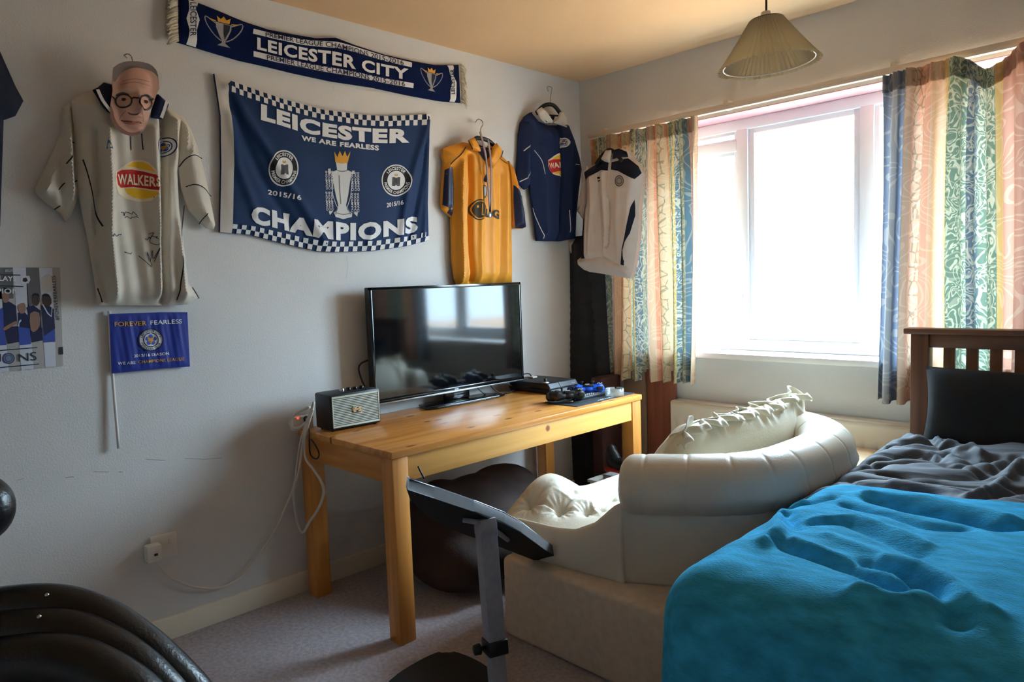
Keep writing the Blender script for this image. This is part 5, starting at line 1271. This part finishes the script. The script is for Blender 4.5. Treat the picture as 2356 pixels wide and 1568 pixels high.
# ================================================================ under the table
t = blob('bean_bag', [((.42, 2.0, .15), (.30, .33, .16)), ((.40, 2.05, .25), (.25, .33, .14)), ((.34, 2.22, .30), (.15, .20, .12)), ((.34, 1.86, .26), (.14, .16, .17)), ((.45, 1.80, .13), (.24, .14, .13)), ((.40, 2.1, .10), (.33, .36, .10)), ((.38, 2.04, .29), (.17, .25, .13))], .02, M['beanbag'], None, 10)
tag(t, 'dark brown bean bag slumped on the carpet under the pine table', 'bean bag')
t = thing('low_stand', (.55, 2.93, 0), 'small low white stand under the window end of the pine table', 'stand')
box('stand_top', (.43, 2.74, .236), (.72, 2.97, .250), M['white_plastic'], t, .002)
box('stand_shelf', (.45, 2.76, .06), (.70, 2.95, .07), M['white_plastic'], t, .002)
for x in (.45, .69):
    for y in (2.76, 2.94): box('leg', (x - .01, y - .01, 0), (x + .01, y + .01, .236), M['white_plastic'], t, .002)
o = box('small_box', (.50, 2.78, .2508), (.58, 2.84, .280), M['print_grey'], None, .003); tag(o, 'small grey box on the low white stand under the table', 'box')
t = thing('trainer', (.55, 2.90, .227), 'red and black shoe on the low white stand under the table', 'shoe')
blob('shoe_upper', [((.47, 2.91, .325), (.040, .035, .055)), ((.53, 2.91, .305), (.07, .035, .035)), ((.59, 2.91, .295), (.05, .038, .028)), ((.455, 2.91, .37), (.03, .03, .035))], .006, M['black'], t, 5)
blob('shoe_sole', [((.47, 2.91, .270), (.055, .042, .020)), ((.54, 2.91, .268), (.06, .044, .018)), ((.60, 2.91, .268), (.05, .042, .018))], .006, matc((196, 60, 36), .5), t, 3)

# ================================================================ cream leather armchair
t = thing('armchair', (1.35, 2.2, 0), 'cream leather armchair with rolled arms and buttoned seat facing the television', 'armchair')
# plan of the roll: near arm, back, far arm
path = [(1.335, 1.815), (1.42, 1.862), (1.52, 1.915), (1.61, 1.972), (1.675, 2.045), (1.712, 2.15), (1.725, 2.30), (1.720, 2.45), (1.69, 2.58), (1.62, 2.70), (1.50, 2.80), (1.38, 2.87), (1.30, 2.91)]
C_ = np.array(catmull(path, 12)); dC = np.gradient(C_, axis=0); dC /= np.linalg.norm(dC, axis=1)[:, None]
outw = np.stack([dC[:, 1], -dC[:, 0]], 1)                    # away from the seat
sC = np.r_[0, np.cumsum(np.linalg.norm(np.diff(C_, axis=0), axis=1))]; LC = sC[-1]
seams = [.085, .215, .335, .43, .53, .68, .82, .95, 1.10, 1.25, 1.38]
def rollpt(i, a, grow=0.0):
    s = sC[i]; e = min(s, LC - s); k = math.sqrt(max(0, 1 - max(0, 1 - e/.05)**2))*.72 + .28 if e < .05 else 1
    if e < 1e-6: k = .30
    cre = sum(math.exp(-((s - q)/.006)**2) for q in seams); k *= 1 - .022*cre
    puff = 1 + .0*sum(math.cos(2*math.pi*(s)/.13) for _ in (0,))
    zc = .600 + .02*math.sin(math.pi*s/LC)
    rx, rz = (.098 + grow)*k*puff, (.094 + grow)*k*puff
    ca, sa = math.cos(a), math.sin(a)
    x = rx*ca + (.012 if sa < 0 else 0)*ca; z = rz*sa*(1.0 if sa > 0 else 1.05)
    return (C_[i, 0] + outw[i, 0]*x, C_[i, 1] + outw[i, 1]*x, zc + z)
nA = 28; V = []; F = []; nC = len(C_)
# finer stations around each seam
S_ = sorted(set(np.r_[np.linspace(0, .05, 8), np.linspace(0, LC, 140), np.linspace(LC - .05, LC, 8)].round(4).tolist() + [q + d for q in seams for d in (-.012, -.006, -.003, 0, .003, .006, .012)]))
C_ = np.stack([np.interp(S_, sC, C_[:, 0]), np.interp(S_, sC, C_[:, 1])], 1); outw = np.stack([np.interp(S_, sC, outw[:, 0]), np.interp(S_, sC, outw[:, 1])], 1); outw /= np.linalg.norm(outw, axis=1)[:, None]
sC = np.array(S_); nC = len(sC)
for i in range(nC):
    for k in range(nA): V.append(rollpt(i, 2*math.pi*k/nA))
for i in range(nC - 1):
    for k in range(nA): F.append((i*nA + k, i*nA + (k + 1) % nA, (i + 1)*nA + (k + 1) % nA, (i + 1)*nA + k))
F.append(tuple(range(nA))[::-1]); F.append(tuple((nC - 1)*nA + k for k in range(nA)))
mk('rolled_arm', V, F, M['cream'], t)
# outside panel under the roll
def wallgeo(o0, o1, z0, z1, s0, s1, lean=.0):
    ii = [i for i in range(nC) if s0 <= sC[i] <= s1]; V = []; F = []
    prof = [(o0, z1), (o1, z1), (o1 + lean*.3, z0 + (z1 - z0)*.5), (o1 + lean, z0 + .012), (o1 + lean - .012, z0), (o0, z0)]
    n = len(prof)
    for i in ii:
        for (o_, z) in prof: V.append((C_[i, 0] + outw[i, 0]*o_, C_[i, 1] + outw[i, 1]*o_, z))
    for j in range(len(ii) - 1):
        for k in range(n): F.append((j*n + k, j*n + (k + 1) % n, (j + 1)*n + (k + 1) % n, (j + 1)*n + k))
    F.append(tuple(range(n))[::-1]); F.append(tuple((len(ii) - 1)*n + k for k in range(n)))
    return V, F
V, F = wallgeo(-.06, .058, .288, .60, .008, LC - .02, -.004); mk('outer_panel', V, F, M['cream'], t)
# near side panel of the seat: from the foot to the arm front, its top edge dips and rises to the arm
def sideP(u, v):
    x = .865 + (1.378 - .865)*u; y = 1.730 + .040*u
    top = np.interp(u, [0, .15, .45, .62, .78, .92, 1], [.405, .418, .418, .428, .468, .535, .56])
    z = .285 + (top - .285)*v
    b = .020*math.sin(math.pi*min(1, v*1.0)**.8)*(1 - u**4) - .012*v**6
    e = max(0, 1 - u/.10); x += .0; y += .07*e*e
    return (x, y - b, z)
V, F = gridmesh(sideP, 40, 14); solid(mk('side_panel', V, F, M['cream'], t), .012, -1)
box('seat_core', (.90, 1.87, .285), (1.40, 2.74, .38), M['cream'], t, .03)
# buttoned seat: its near flank slopes up from the side panel to a rounded crest at the foot end
sx0, sx1, sy0, sy1 = .80, 1.60, 1.756, 2.80
def near_y(x): return float(np.interp(x, [1.26, 1.34, 1.6], [sy0, 1.83, 1.99]))
def seat_base(x, y):
    s_ = min(1, max(0, (y - near_y(x))/.20)); s_ = math.sin(s_*math.pi/2)
    top = .428 + .094*math.exp(-((x - .885)/.15)**2)*math.exp(-(max(0, y - 1.97)/.14)**2) - .012*min(1, max(0, (y - 1.98)/.1))
    return .396 + (top - .396)*s_
btn = []
for q in ((1221, 1166), (1289, 1183), (1352, 1186)):
    for z in np.arange(.56, .36, -.002):
        p = onz(*q, z)
        if p[1] > near_y(p[0]) and z <= seat_base(p[0], p[1]) - .030: break
    btn.append((p[0], p[1]))
front = list(btn)
for j in range(1, 7):
    for i in range(7): btn.append((.93 + .13*i + (.065 if j % 2 else 0), 1.83 + .15*j))
B_ = np.array([b_ for b_ in btn if .84 < b_[0] < 1.58])
mid = [(np.array(front[k]) + np.array(front[k + 1]))/2 for k in range(2)]
def creases():
    L = [(front[0], front[1], .014, .008), (front[1], front[2], .014, .008)]
    for k, (dx, dy) in ((0, (.01, .10)), (0, (.035, .09)), (0, (-.10, .02)), (0, (-.085, .045)), (0, (-.03, -.05)), (1, (.0, .11)), (1, (.03, .10)), (1, (-.035, -.05)), (1, (.03, -.05)), (2, (-.01, .09)), (2, (.02, .08)), (2, (-.03, -.05)), (2, (.03, -.05))):
        L.append((front[k], (front[k][0] + dx, front[k][1] + dy), .010, .006))
    for j in range(2, 7):
        for i in range(6):
            a = np.array((.93 + .13*i + (.065 if j % 2 else 0), 1.83 + .15*j))
            for sx in (-.065, .065): L.append((a, a - np.array((sx, .15)), .006, .006))
    return [(np.array(p), np.array(q), d, w) for p, q, d, w in L]
CR = creases(); CA = np.array([c[0] for c in CR]); CD = np.array([c[1] - c[0] for c in CR]); CL = (CD**2).sum(1); CDp = np.array([c[2] for c in CR]); CW = np.array([c[3] for c in CR])
def seat(u, v):
    x = sx0 + (sx1 - sx0)*u; ym = near_y(x); y = ym + (sy1 - ym)*v**1.25
    e = max(0, min(1, (x - sx0)/.08, (sy1 - y)/.09)); rim = math.sqrt(1 - (1 - e)**2)
    d = np.hypot(B_[:, 0] - x, B_[:, 1] - y); k = int(np.argmin(d)); near = d[k]; dep = 1.0 if k < 3 else .35
    t_ = -dep*(.034*math.exp(-(near/.016)**2) + .020*math.exp(-(near/.05)**2))
    an = math.atan2(y - B_[k, 1], x - B_[k, 0]); t_ += dep*.0022*math.cos(an*13 + k)*math.exp(-((near - .035)/.02)**2)
    q = np.array((x, y)) - CA; tt = np.clip((q*CD).sum(1)/CL, 0, 1); dd = np.hypot(*(q - CD*tt[:, None]).T)
    t_ -= float((CDp*np.exp(-(dd/CW)**2)*(1 - .75*tt)).max())
    z = .34 + (seat_base(x, y) - .34)*rim + t_*rim*min(1, (y - ym)/.02)
    return (x, y, z)
V, F = gridmesh(seat, 180, 200); mk('buttoned_seat', V, F, M['cream'], t)
for b_ in front:
    z = seat_base(*b_) - .050
    bm = bmesh.new(); bmesh.ops.create_uvsphere(bm, u_segments=12, v_segments=8, radius=1, matrix=Matrix.Translation((b_[0], b_[1], z)) @ Matrix.Diagonal((.009, .009, .006, 1))); mkbm('seat_button', bm, M['crease'], t, True)
# upholstered plinth
bm = bmesh.new(); addbox(bm, (.905, 1.68, .0), (1.74, 2.80, .292), .022, None, 3); mkbm('plinth', bm, M['base'], t, True)
# loose back cushion with a gathered top, leaning on the back of the seat
tc = thing('back_cushion', (1.45, 2.4, .45), 'large cream cushion with a gathered ruffled top standing in the armchair', 'cushion')
cA, cB = np.array([1.39, 1.885]), np.array([1.44, 2.905]); cd = cB - cA; cLn = np.linalg.norm(cd); cd /= cLn; cn = np.array([cd[1], -cd[0]])
tops = [(1486, 1030), (1500, 1005), (1520, 975), (1545, 952), (1600, 948), (1680, 930), (1740, 905), (1800, 888), (1822, 915), (1828, 960)]
def ctop(u): return float(np.interp(u, [0, .04, .10, .17, .25, .45, .70, .85, .93, .98, 1], [.64, .69, .735, .765, .768, .760, .760, .775, .770, .735, .66]))
def cush(side):
    def f(u, v):
        zt = ctop(u); z = .44 + (zt - .44)*v
        e = (1 - (2*abs(u - .5))**3.2)**.5 if abs(u - .5) < .4999 else 0
        ev = math.sin(math.pi*min(1, (v*.90 + .10)))**.55 if v < 1 else 0
        b_ = .115*e*max(0, ev)
        w_ = .006*math.sin(u*9 + 3*v) + .010*math.exp(-((u - .78 - .12*v)/.03)**2)*v + .008*math.exp(-((u - .9 + .05*v)/.02)**2) - .010*math.exp(-((u - .86 + .1*(1 - v))/.025)**2)
        w_ += .012*math.sin(u*58 + 4*math.sin(u*21))*max(0, (v - .80)/.20)*(1 - max(0, v - .97)/.03)
        lean = .07*(v - .5)
        p = cA + cd*(u*cLn) + cn*(side*(b_ + w_*(e > .2)) + lean)
        return (p[0], p[1], z)
    return f
Va, Fa = gridmesh(cush(1), 110, 40); Vb, Fb = gridmesh(cush(-1), 110, 40); Fb = [q[::-1] for q in Fb]
vf = joinvf([(Va, Fa), (Vb, Fb)]); mk('cushion_cover', vf[0], vf[1], M['cream_cushion'], tc)
# ruffle along the top
def ruff(u, v):
    q = .10 + .86*u; zt = ctop(q)
    p = cA + cd*(q*cLn) + cn*(.035 + .02*math.sin(q*47) + (.015*math.sin(q*66 + 1.3*math.sin(q*30)) + .008*math.sin(q*108))*(.3 + .7*v)*(1 - .6*math.exp(-((q - .905)/.05)**2)))
    p = p + cd*.007*math.sin(q*77)*v
    hgt = .014 + .012*(.5 + .5*math.sin(q*39 + 1)) + .026*math.exp(-((q - .905)/.035)**2) + .014*math.exp(-((q - .18)/.03)**2)
    return (p[0], p[1], zt - .012 + hgt*v)
V, F = gridmesh(ruff, 220, 8); solid(mk('ruffle', V, F, M['cream_cushion'], tc), .004, 0)
def ruff2(u, v):
    q = .08 + .88*u; zt = ctop(q)
    p = cA + cd*(q*cLn) + cn*(.055 + .018*math.sin(q*61 + 2) + .03*v + .012*math.sin(q*120)*v)
    return (p[0], p[1], zt - .006 + .012*math.sin(math.pi*v) - .012*v*(1 + .5*math.sin(q*45)))
V, F = gridmesh(ruff2, 200, 8); solid(mk('ruffle', V, F, M['cream_cushion'], tc), .004, 0)

# ================================================================ bed
BX0, BX1, BY0, BY1 = 1.845, 3.02, 1.30, 3.10
t = thing('bed', ((BX0 + BX1)/2, 2.2, 0), 'brown wooden bed frame with slatted headboard below the right curtain', 'bed')
for x in (1.815, 3.0):
    box('headboard_post', (x, 3.09, 0), (x + .064, 3.15, 1.012), M['bedwood'], t, .004)
box('top_rail', (1.79, 3.083, 1.0), (3.09, 3.157, 1.022), M['bedrail'], t, .004)
box('headboard_rail', (1.879, 3.10, .948), (3.0, 3.14, 1.0), M['bedrail'], t, .003); box('headboard_rail', (1.879, 3.10, .50), (3.0, 3.14, .57), M['bedrail'], t, .003)
x = 1.925
while x < 2.98:
    box('slat', (x, 3.11, .57), (x + .038, 3.13, .948), M['bedwood'], t, .002); x += .0765
for x in (1.85, 2.96): box('bed_leg', (x, 1.36, 0), (x + .05, 1.41, .30), M['bedwood'], t, .004)
box('side_rail', (1.85, 1.38, .22), (1.875, 3.09, .34), M['bedwood'], t, .003); box('side_rail', (2.985, 1.38, .22), (3.01, 3.09, .34), M['bedwood'], t, .003)
box('end_rail', (1.86, 1.36, .22), (3.0, 1.385, .34), M['bedwood'], t, .003)
box('mattress', (1.88, 1.40, .30), (2.98, 3.075, .50), matc((196, 190, 180)), t, .04, None, 4)

def vnoise(x, y, z=0.0): return noise.noise(Vector((x, y, z)))
def wrinkle_lines(lines, z):
    out = []
    for L, amp, w in lines: out.append((np.array([onz(px, py, z)[:2] for px, py in L]), amp, w))
    return out
def linefield(A, lines):
    z = np.zeros(len(A))
    for P, amp, w in lines:
        d = segdist(A, P, False); z += amp*np.exp(-(d/w)**2)
    return z
# duvet: lies over the mattress, hangs down the near long side, wrinkled in waves
zq = lambda L: Z1(L, 3.137, 1880, 740)
dl = wrinkle_lines([(zq(L), a, w) for L, a, w in [
    ([(450, 905), (620, 880), (760, 920), (900, 990)], -.022, .016), ([(400, 985), (560, 960), (750, 970), (960, 1000)], -.026, .018), ([(380, 1045), (560, 1050), (760, 1035), (860, 1075), (960, 1040)], -.022, .016),
    ([(620, 890), (720, 950), (860, 990), (980, 960)], .018, .013), ([(300, 1085), (480, 1075), (700, 1090), (900, 1100)], -.02, .016), ([(250, 1160), (420, 1180), (600, 1210), (800, 1250)], -.02, .017), ([(480, 1140), (650, 1170), (850, 1210), (1000, 1260)], -.018, .016),
    ([(850, 940), (900, 870), (930, 850)], .022, .012), ([(860, 960), (930, 930), (1000, 940)], .016, .012), ([(1050, 1080), (1180, 1120), (1300, 1100)], -.024, .02), ([(1000, 1150), (1100, 1140), (1200, 1170)], -.022, .018), ([(1180, 1210), (1300, 1180), (1420, 1120)], -.026, .02),
    ([(1100, 1390), (1300, 1290), (1400, 1220), (1490, 1170)], .022, .018), ([(1120, 1400), (1350, 1340), (1490, 1320)], -.018, .016), ([(1000, 1040), (1120, 1030), (1180, 1080)], .018, .014), ([(560, 1230), (800, 1290), (1000, 1340)], .012, .02)]], .60)
DU = dict(x0=1.60, x1=3.20, y0=1.42, y1=3.07)
nu, nv = 170, 170
A = np.array([(DU['x0'] + (DU['x1'] - DU['x0'])*i/nu, DU['y0'] + (DU['y1'] - DU['y0'])*j/nv) for j in range(nv + 1) for i in range(nu + 1)])
lf = linefield(A, dl)
def fold_over(p, lo, hi, r):
    """cloth coordinate -> (horizontal, drop): rolls over the edges lo and hi with radius r"""
    def one(o):      # o = length past the start of the bend
        if o <= 0: return 0, 0
        a = min(o/r, math.pi/2); h = r*math.sin(a); d = r*(1 - math.cos(a))
        return h, d + max(0, o - r*math.pi/2)
    if p < lo + r: h, d = one(lo + r - p); return lo + r - h, d
    if p > hi - r: h, d = one(p - hi + r); return hi - r + h, d
    return p, 0
V = []
for k, (x, y) in enumerate(A):
    X, dr = fold_over(x, 1.80, 3.03, .10)
    z = .605 + .03*math.exp(-((y - 2.75)/.35)**2) - .10*max(0, (1.75 - y)/.35)**1 * 0
    z += .035*math.exp(-((x - 2.35)/.35)**2) - .03*max(0, min(1, (y - 2.85)/.15))
    n = .014*vnoise(x*4, y*14, .3) + .008*vnoise(x*9, y*30, 2.1) + .012*vnoise(x*5, y*5, 5) - .020*(1 - min(1, abs(vnoise(x*3.2 + .4*vnoise(x*3, y*3, 9), y*12, 4.2))*5))**2*.8
    k_ = max(.25, 1 - dr*4)
    zz = z - dr + (n + lf[k])*k_
    if dr > 0: X -= .02*abs(vnoise(y*6, 3.3))*min(1, dr*6)
    if y < 2.0: zz -= .03*min(1, (2.0 - y)/.25)        # pressed flat below the throw
    V.append((X, y, max(zz, .16)))
F = [(j*(nu + 1) + i, j*(nu + 1) + i + 1, (j + 1)*(nu + 1) + i + 1, (j + 1)*(nu + 1) + i) for j in range(nv) for i in range(nu)]
t = mk('duvet', V, F, M['duvet'], None); solid(t, .03, -1); tag(t, 'crumpled charcoal duvet on the bed between pillows and turquoise throw', 'duvet')

# pillows
def pillow(c, w, h, th, rot, m_, lab):
    Rm = Matrix.Translation(Vector(c)) @ Matrix.Rotation(rot[2], 4, 'Z') @ Matrix.Rotation(rot[0], 4, 'X') @ Matrix.Rotation(rot[1], 4, 'Y')
    L = []
    for s in (1, -1):
        def f(u, v, s=s):
            a, b_ = 2*u - 1, 2*v - 1; k = max(0, (1 - abs(a)**3.5)*(1 - abs(b_)**3.5))**.5
            pin = 1 - .07*(abs(a)**2*abs(b_)**2*0 + (1 - abs(b_)**2)*abs(a)**4*.0) - .05*(1 - abs(a)**1.5)*abs(b_)**6
            return Rm @ Vector((a*w/2*(1 - .05*(1 - b_*b_)*abs(a)**5), b_*h/2*pin, s*(th/2*k + .004*vnoise(a*3 + c[0], b_*3, s) * k)))
        V, F = gridmesh(f, 40, 28); L.append((V, F if s > 0 else [q[::-1] for q in F]))
    vf = joinvf(L); o = mk('pillow', vf[0], vf[1], m_, None); return tag(o, lab, 'pillow')
pillow((2.28, 2.985, .72), .78, .34, .15, (math.radians(74), 0, math.radians(2)), M['pillow'], 'black pillow standing upright on the slatted headboard')
pillow((2.58, 2.72, .665), .62, .40, .17, (math.radians(18), 0, math.radians(-8)), M['duvet'], 'dark grey pillow lying flat in front of the black upright pillow')

# throw: turquoise fleece over the foot of the bed
zt_ = lambda L: Z1(L, 2.464, 1400, 1100)
tl_ = wrinkle_lines([(zt_(L), a, w) for L, a, w in [
    ([(960, 430), (1100, 500), (1300, 570), (1480, 670), (1600, 740)], -.030, .022), ([(1040, 440), (1200, 510), (1400, 590), (1560, 670), (1660, 720)], .018, .022), ([(1480, 590), (1680, 680), (1830, 790), (1990, 950)], -.036, .026), ([(1560, 590), (1750, 660), (1900, 760), (2040, 900), (2140, 960)], .024, .026),
    ([(1500, 190), (1700, 260), (1900, 310), (2050, 350), (2190, 400), (2356, 405)], -.034, .022), ([(1480, 170), (1800, 230), (2100, 310), (2250, 360)], .016, .03), ([(1350, 220), (1600, 300), (1800, 370), (2000, 400)], -.018, .018), ([(1150, 320), (1350, 335), (1560, 440), (1750, 540)], -.016, .018), ([(1180, 300), (1400, 310), (1620, 400), (1800, 500)], .012, .018),
    ([(1000, 230), (1030, 280), (1055, 340)], -.028, .018), ([(960, 200), (980, 270), (960, 380), (900, 440)], .022, .022), ([(950, 160), (1060, 170), (1150, 190), (1260, 170)], -.016, .016), ([(940, 148), (1010, 150), (1090, 165)], .016, .014),
    ([(1440, 800), (1600, 860), (1780, 830), (1900, 880)], .030, .03), ([(1500, 760), (1620, 820), (1760, 790)], -.034, .024), ([(1250, 420), (1450, 500), (1700, 600)], .010, .02)]], .61)
tu, tv_ = 200, 190
TXa, TXb = 1.66, 3.25; TYa = .80            # cloth runs from the foot drape up to a slanting far edge
def farY(x): return float(np.interp(x, [1.7, 1.83, 2.1, 2.36, 2.7, 3.1], [2.10, 2.14, 2.145, 2.16, 2.15, 2.13]))
A = []
for j in range(tv_ + 1):
    for i in range(tu + 1):
        x = TXa + (TXb - TXa)*i/tu; A.append((x, TYa + (farY(x) - TYa)*j/tv_))
A = np.array(A); lf = linefield(A, tl_); V = []
for k, (x, y) in enumerate(A):
    ox, oy = max(0, 1.955 - x), max(0, 1.375 - y); ov = math.hypot(ox, oy)
    r = .13; X, Y = x, y; dr = 0
    if ov > 0:
        a = min(ov/r, math.pi/2); h = r*math.sin(a); dr = r*(1 - math.cos(a)) + max(0, ov - r*math.pi/2)
        X, Y = x + ox - h*ox/ov, y + oy - h*oy/ov
        ang = math.atan2(ox, oy); sway = .016*math.sin(x*11 + .6) + .008*math.sin(x*23 + 1)
        Y -= min(1, dr*3)*(sway + .02) * (oy/ov); X -= .012*min(1, dr*3)*(ox/ov)
    n = .010*vnoise(x*4, y*4, 1.7) + .005*vnoise(x*11, y*11, 7)
    edge = min(1, (farY(x) - y)/.05)
    z = .648 + .012*math.sin(x*3) + (n + lf[k])*max(.12, 1 - dr*5) - dr - .028*(1 - edge)
    z += .012*max(0, min(1, (x - 2.0)/.4))
    V.append((X, Y, max(z, .05)))
F = [(j*(tu + 1) + i, j*(tu + 1) + i + 1, (j + 1)*(tu + 1) + i + 1, (j + 1)*(tu + 1) + i) for j in range(tv_) for i in range(tu)]
t = mk('throw_blanket', V, F, M['throw'], None); solid(t, .012, -1); tag(t, 'turquoise fleece throw draped over the foot of the bed', 'blanket')

# ================================================================ tilting grey table in front
D0 = 2.03
pt_, pb_ = atd(1117, 1205, D0), atd(1147, 1590, D0)
ground = pb_ + (pb_ - pt_)*(pb_[2]/(pt_[2] - pb_[2]))
t = thing('tilt_table', (ground[0], ground[1], 0), 'tilting grey laptop table on a square post standing before the armchair', 'table')
ax = Vector(pt_ - ground).normalized(); xx = Vector((0, 0, 1)).cross(Vector(_f)).normalized(); ang = math.radians(24)
sx_ = (Matrix.Rotation(ang, 3, ax) @ xx); sy_ = ax.cross(sx_).normalized(); sx_ = sy_.cross(ax).normalized()
PMx = Matrix(((sx_.x, sy_.x, ax.x, ground[0]), (sx_.y, sy_.y, ax.y, ground[1]), (sx_.z, sy_.z, ax.z, ground[2]), (0, 0, 0, 1)))
hl = (Vector(pt_) - Vector(ground)).length; hw_ = .0255
zc = (Vector(atd(1138, 1478, D0)) - Vector(ground)).dot(ax)
box('post', (-hw_, -hw_, zc), (hw_, hw_, hl + .02), M['stand'], t, .004, PMx)
box('lower_post', (-hw_*.86, -hw_*.86, .03), (hw_*.86, hw_*.86, zc + .02), M['stand'], t, .003, PMx)
box('collar', (-hw_*1.18, -hw_*1.18, zc - .028), (hw_*1.18, hw_*1.18, zc + .014), M['black'], t, .004, PMx)
lathe('locking_knob', [(.001, .04), (.014, .038), (.016, .02), (.006, .016), (.006, 0)], PMx @ Vector((hw_, 0, zc - .006)), M['black'], t, 14, (PMx.to_3x3() @ Matrix.Rotation(math.radians(90), 3, 'Y')).to_4x4())
# base: a broad rounded dark foot lying on the carpet
gb = Vector((ground[0], ground[1], 0))
footP = [Vector(onz(*q, .03)) for q in ((880, 1600), (905, 1566), (950, 1535), (1000, 1510), (1035, 1504), (1085, 1520), (1130, 1548), (1170, 1590), (1230, 1660), (1180, 1720), (1050, 1720), (920, 1680))]
fo = [Vector((p.x, p.y, .002)) for p in footP]
prism('foot_plate', [Vector((p[0], p[1], .002)) for p in catmull([(q.x, q.y) for q in fo], 4, True)], (0, 0, .040), M['stand_under'], t, .012)
# tilted top, seen from below
nT = Vector((-.36, .42, .83)).normalized(); P0 = Vector(atd(1120, 1196, D0))
def onT(px, py): d = Vector(ray(px, py)); o = Vector(CAM); k = (P0 - o).dot(nT)/d.dot(nT); return o + d*k
und = [(936, 1124), (942, 1130), (1000, 1148), (1090, 1178), (1160, 1204), (1200, 1226), (1255, 1266), (1328, 1311), (1322, 1318), (1290, 1312), (1146, 1256), (1060, 1226), (985, 1190), (945, 1150)]
und = [onT(*q) for q in und]
prism('table_underside', und, -nT*.006 + nT*.007, M['stand_under'], t)
cen = sum(und, Vector())/len(und)
top_o = [cen + (p - cen)*1.012 for p in und]
prism('table_edge', [p + nT*.0012 for p in top_o], nT*.030, M['stand_edge'], t, .003)
prism('table_top', [p + nT*.0314 for p in top_o], nT*.003, M['silver'], t, .001)
# bracket between post and top
bk0 = onT(1066, 1192); bk1 = onT(1168, 1238)
tube('tilt_bracket', [bk0 - nT*.004, P0 - nT*.014, bk1 - nT*.004], .008, M['stand'], t, 8, 2)
box('tilt_head', (-hw_*1.05, -hw_*1.05, hl - .03), (hw_*1.05, hw_*1.05, hl + .008), M['stand'], t, .004, PMx)

# ================================================================ black leather chair, lower left
DC = 1.02
t = thing('leather_chair', (1.45, .15, 0), 'black leather padded chair back in the near left corner', 'chair')
def chan(L, D, r0): return [(atd(x, y, D), r0) for x, y in L]
ch = [([(-330, 1560), (-200, 1470), (-60, 1418), (60, 1400), (150, 1404), (230, 1432), (300, 1478), (360, 1528), (430, 1600), (500, 1690)], 1.06, .036),
      ([(-330, 1620), (-200, 1530), (-60, 1474), (60, 1456), (150, 1458), (225, 1486), (295, 1530), (350, 1580), (410, 1650), (470, 1730)], 1.025, .036),
      ([(-330, 1690), (-200, 1600), (-60, 1540), (60, 1518), (150, 1520), (220, 1545), (290, 1588), (345, 1640), (400, 1710), (450, 1790)], .985, .036)]
for L, D, r0 in ch:
    P = catmull([atd(x, y, D) for x, y in L], 8)
    V, F = tubegeo(P, lambda s, r0=r0: r0*(.55 + .45*min(1, min(s, 1 - s)*12)), 20, 0); mk('padded_channel', V, F, M['leather_black'], t)
P = catmull([atd(x, y + 120, .955) for x, y in ch[2][0]], 8); q = catmull([atd(x, y + 60, 1.075) for x, y in ch[0][0]], 8)
back = [atd(x, y, D) for (x, y, D) in ((-330, 1640, 1.09), (-60, 1460, 1.09), (100, 1440, 1.09), (260, 1490, 1.09), (400, 1610, 1.09), (480, 1740, 1.09))]
shell_t = catmull(back, 6)
V = []; F = []; n_ = len(shell_t)
for j in range(7):
    for p in shell_t:
        V.append((p[0] + .015*j, p[1] - .012*j, max(.44, p[2] - .085*j)))
F = [(j*n_ + i, j*n_ + i + 1, (j + 1)*n_ + i + 1, (j + 1)*n_ + i) for j in range(6) for i in range(n_ - 1)]
solid(mk('back_shell', V, F, M['leather_black'], t), .02, 0)
for (x, y, D) in ((108, 1368, 1.02), (90, 1418, .985)):
    p = atd(x, y, D - .01); bm = bmesh.new(); bmesh.ops.create_uvsphere(bm, u_segments=10, v_segments=8, radius=.003, matrix=Matrix.Translation(p)); mkbm('stud', bm, M['chrome'], t, True)
seatc = Vector((1.40, .12, .42))
blob('seat_pad', [((1.38, .05, .40), (.26, .24, .07)), ((1.34, .10, .41), (.20, .2, .07))], .02, M['leather_black'], t, 6)
tube('gas_column', [(1.36, .05, .36), (1.36, .05, .08)], .028, M['black'], t, 14, 0)
for k in range(5):
    a = k*1.2566 + .3; tube('base_leg', [(1.36, .05, .10), (1.36 + .15*math.cos(a), .05 + .15*math.sin(a), .075), (1.36 + .27*math.cos(a), .05 + .27*math.sin(a), .055)], .018, M['black'], t, 10, 3)
    bm = bmesh.new(); bmesh.ops.create_uvsphere(bm, u_segments=12, v_segments=8, radius=.026, matrix=Matrix.Translation((1.36 + .27*math.cos(a), .05 + .27*math.sin(a), .027))); mkbm('castor', bm, M['black'], t, True)
pa = atd(-58, 1172, 1.1)
rp = blob('round_pad', [(pa, (.054, .054, .056)), (pa + np.array([-.01, -.012, 0]), (.05, .05, .052))], .006, M['leather_black'], t, 4)
tube('pad_stem', [pa, atd(-110, 1300, 1.1), atd(-160, 1480, 1.1)], .014, M['black'], t, 10)
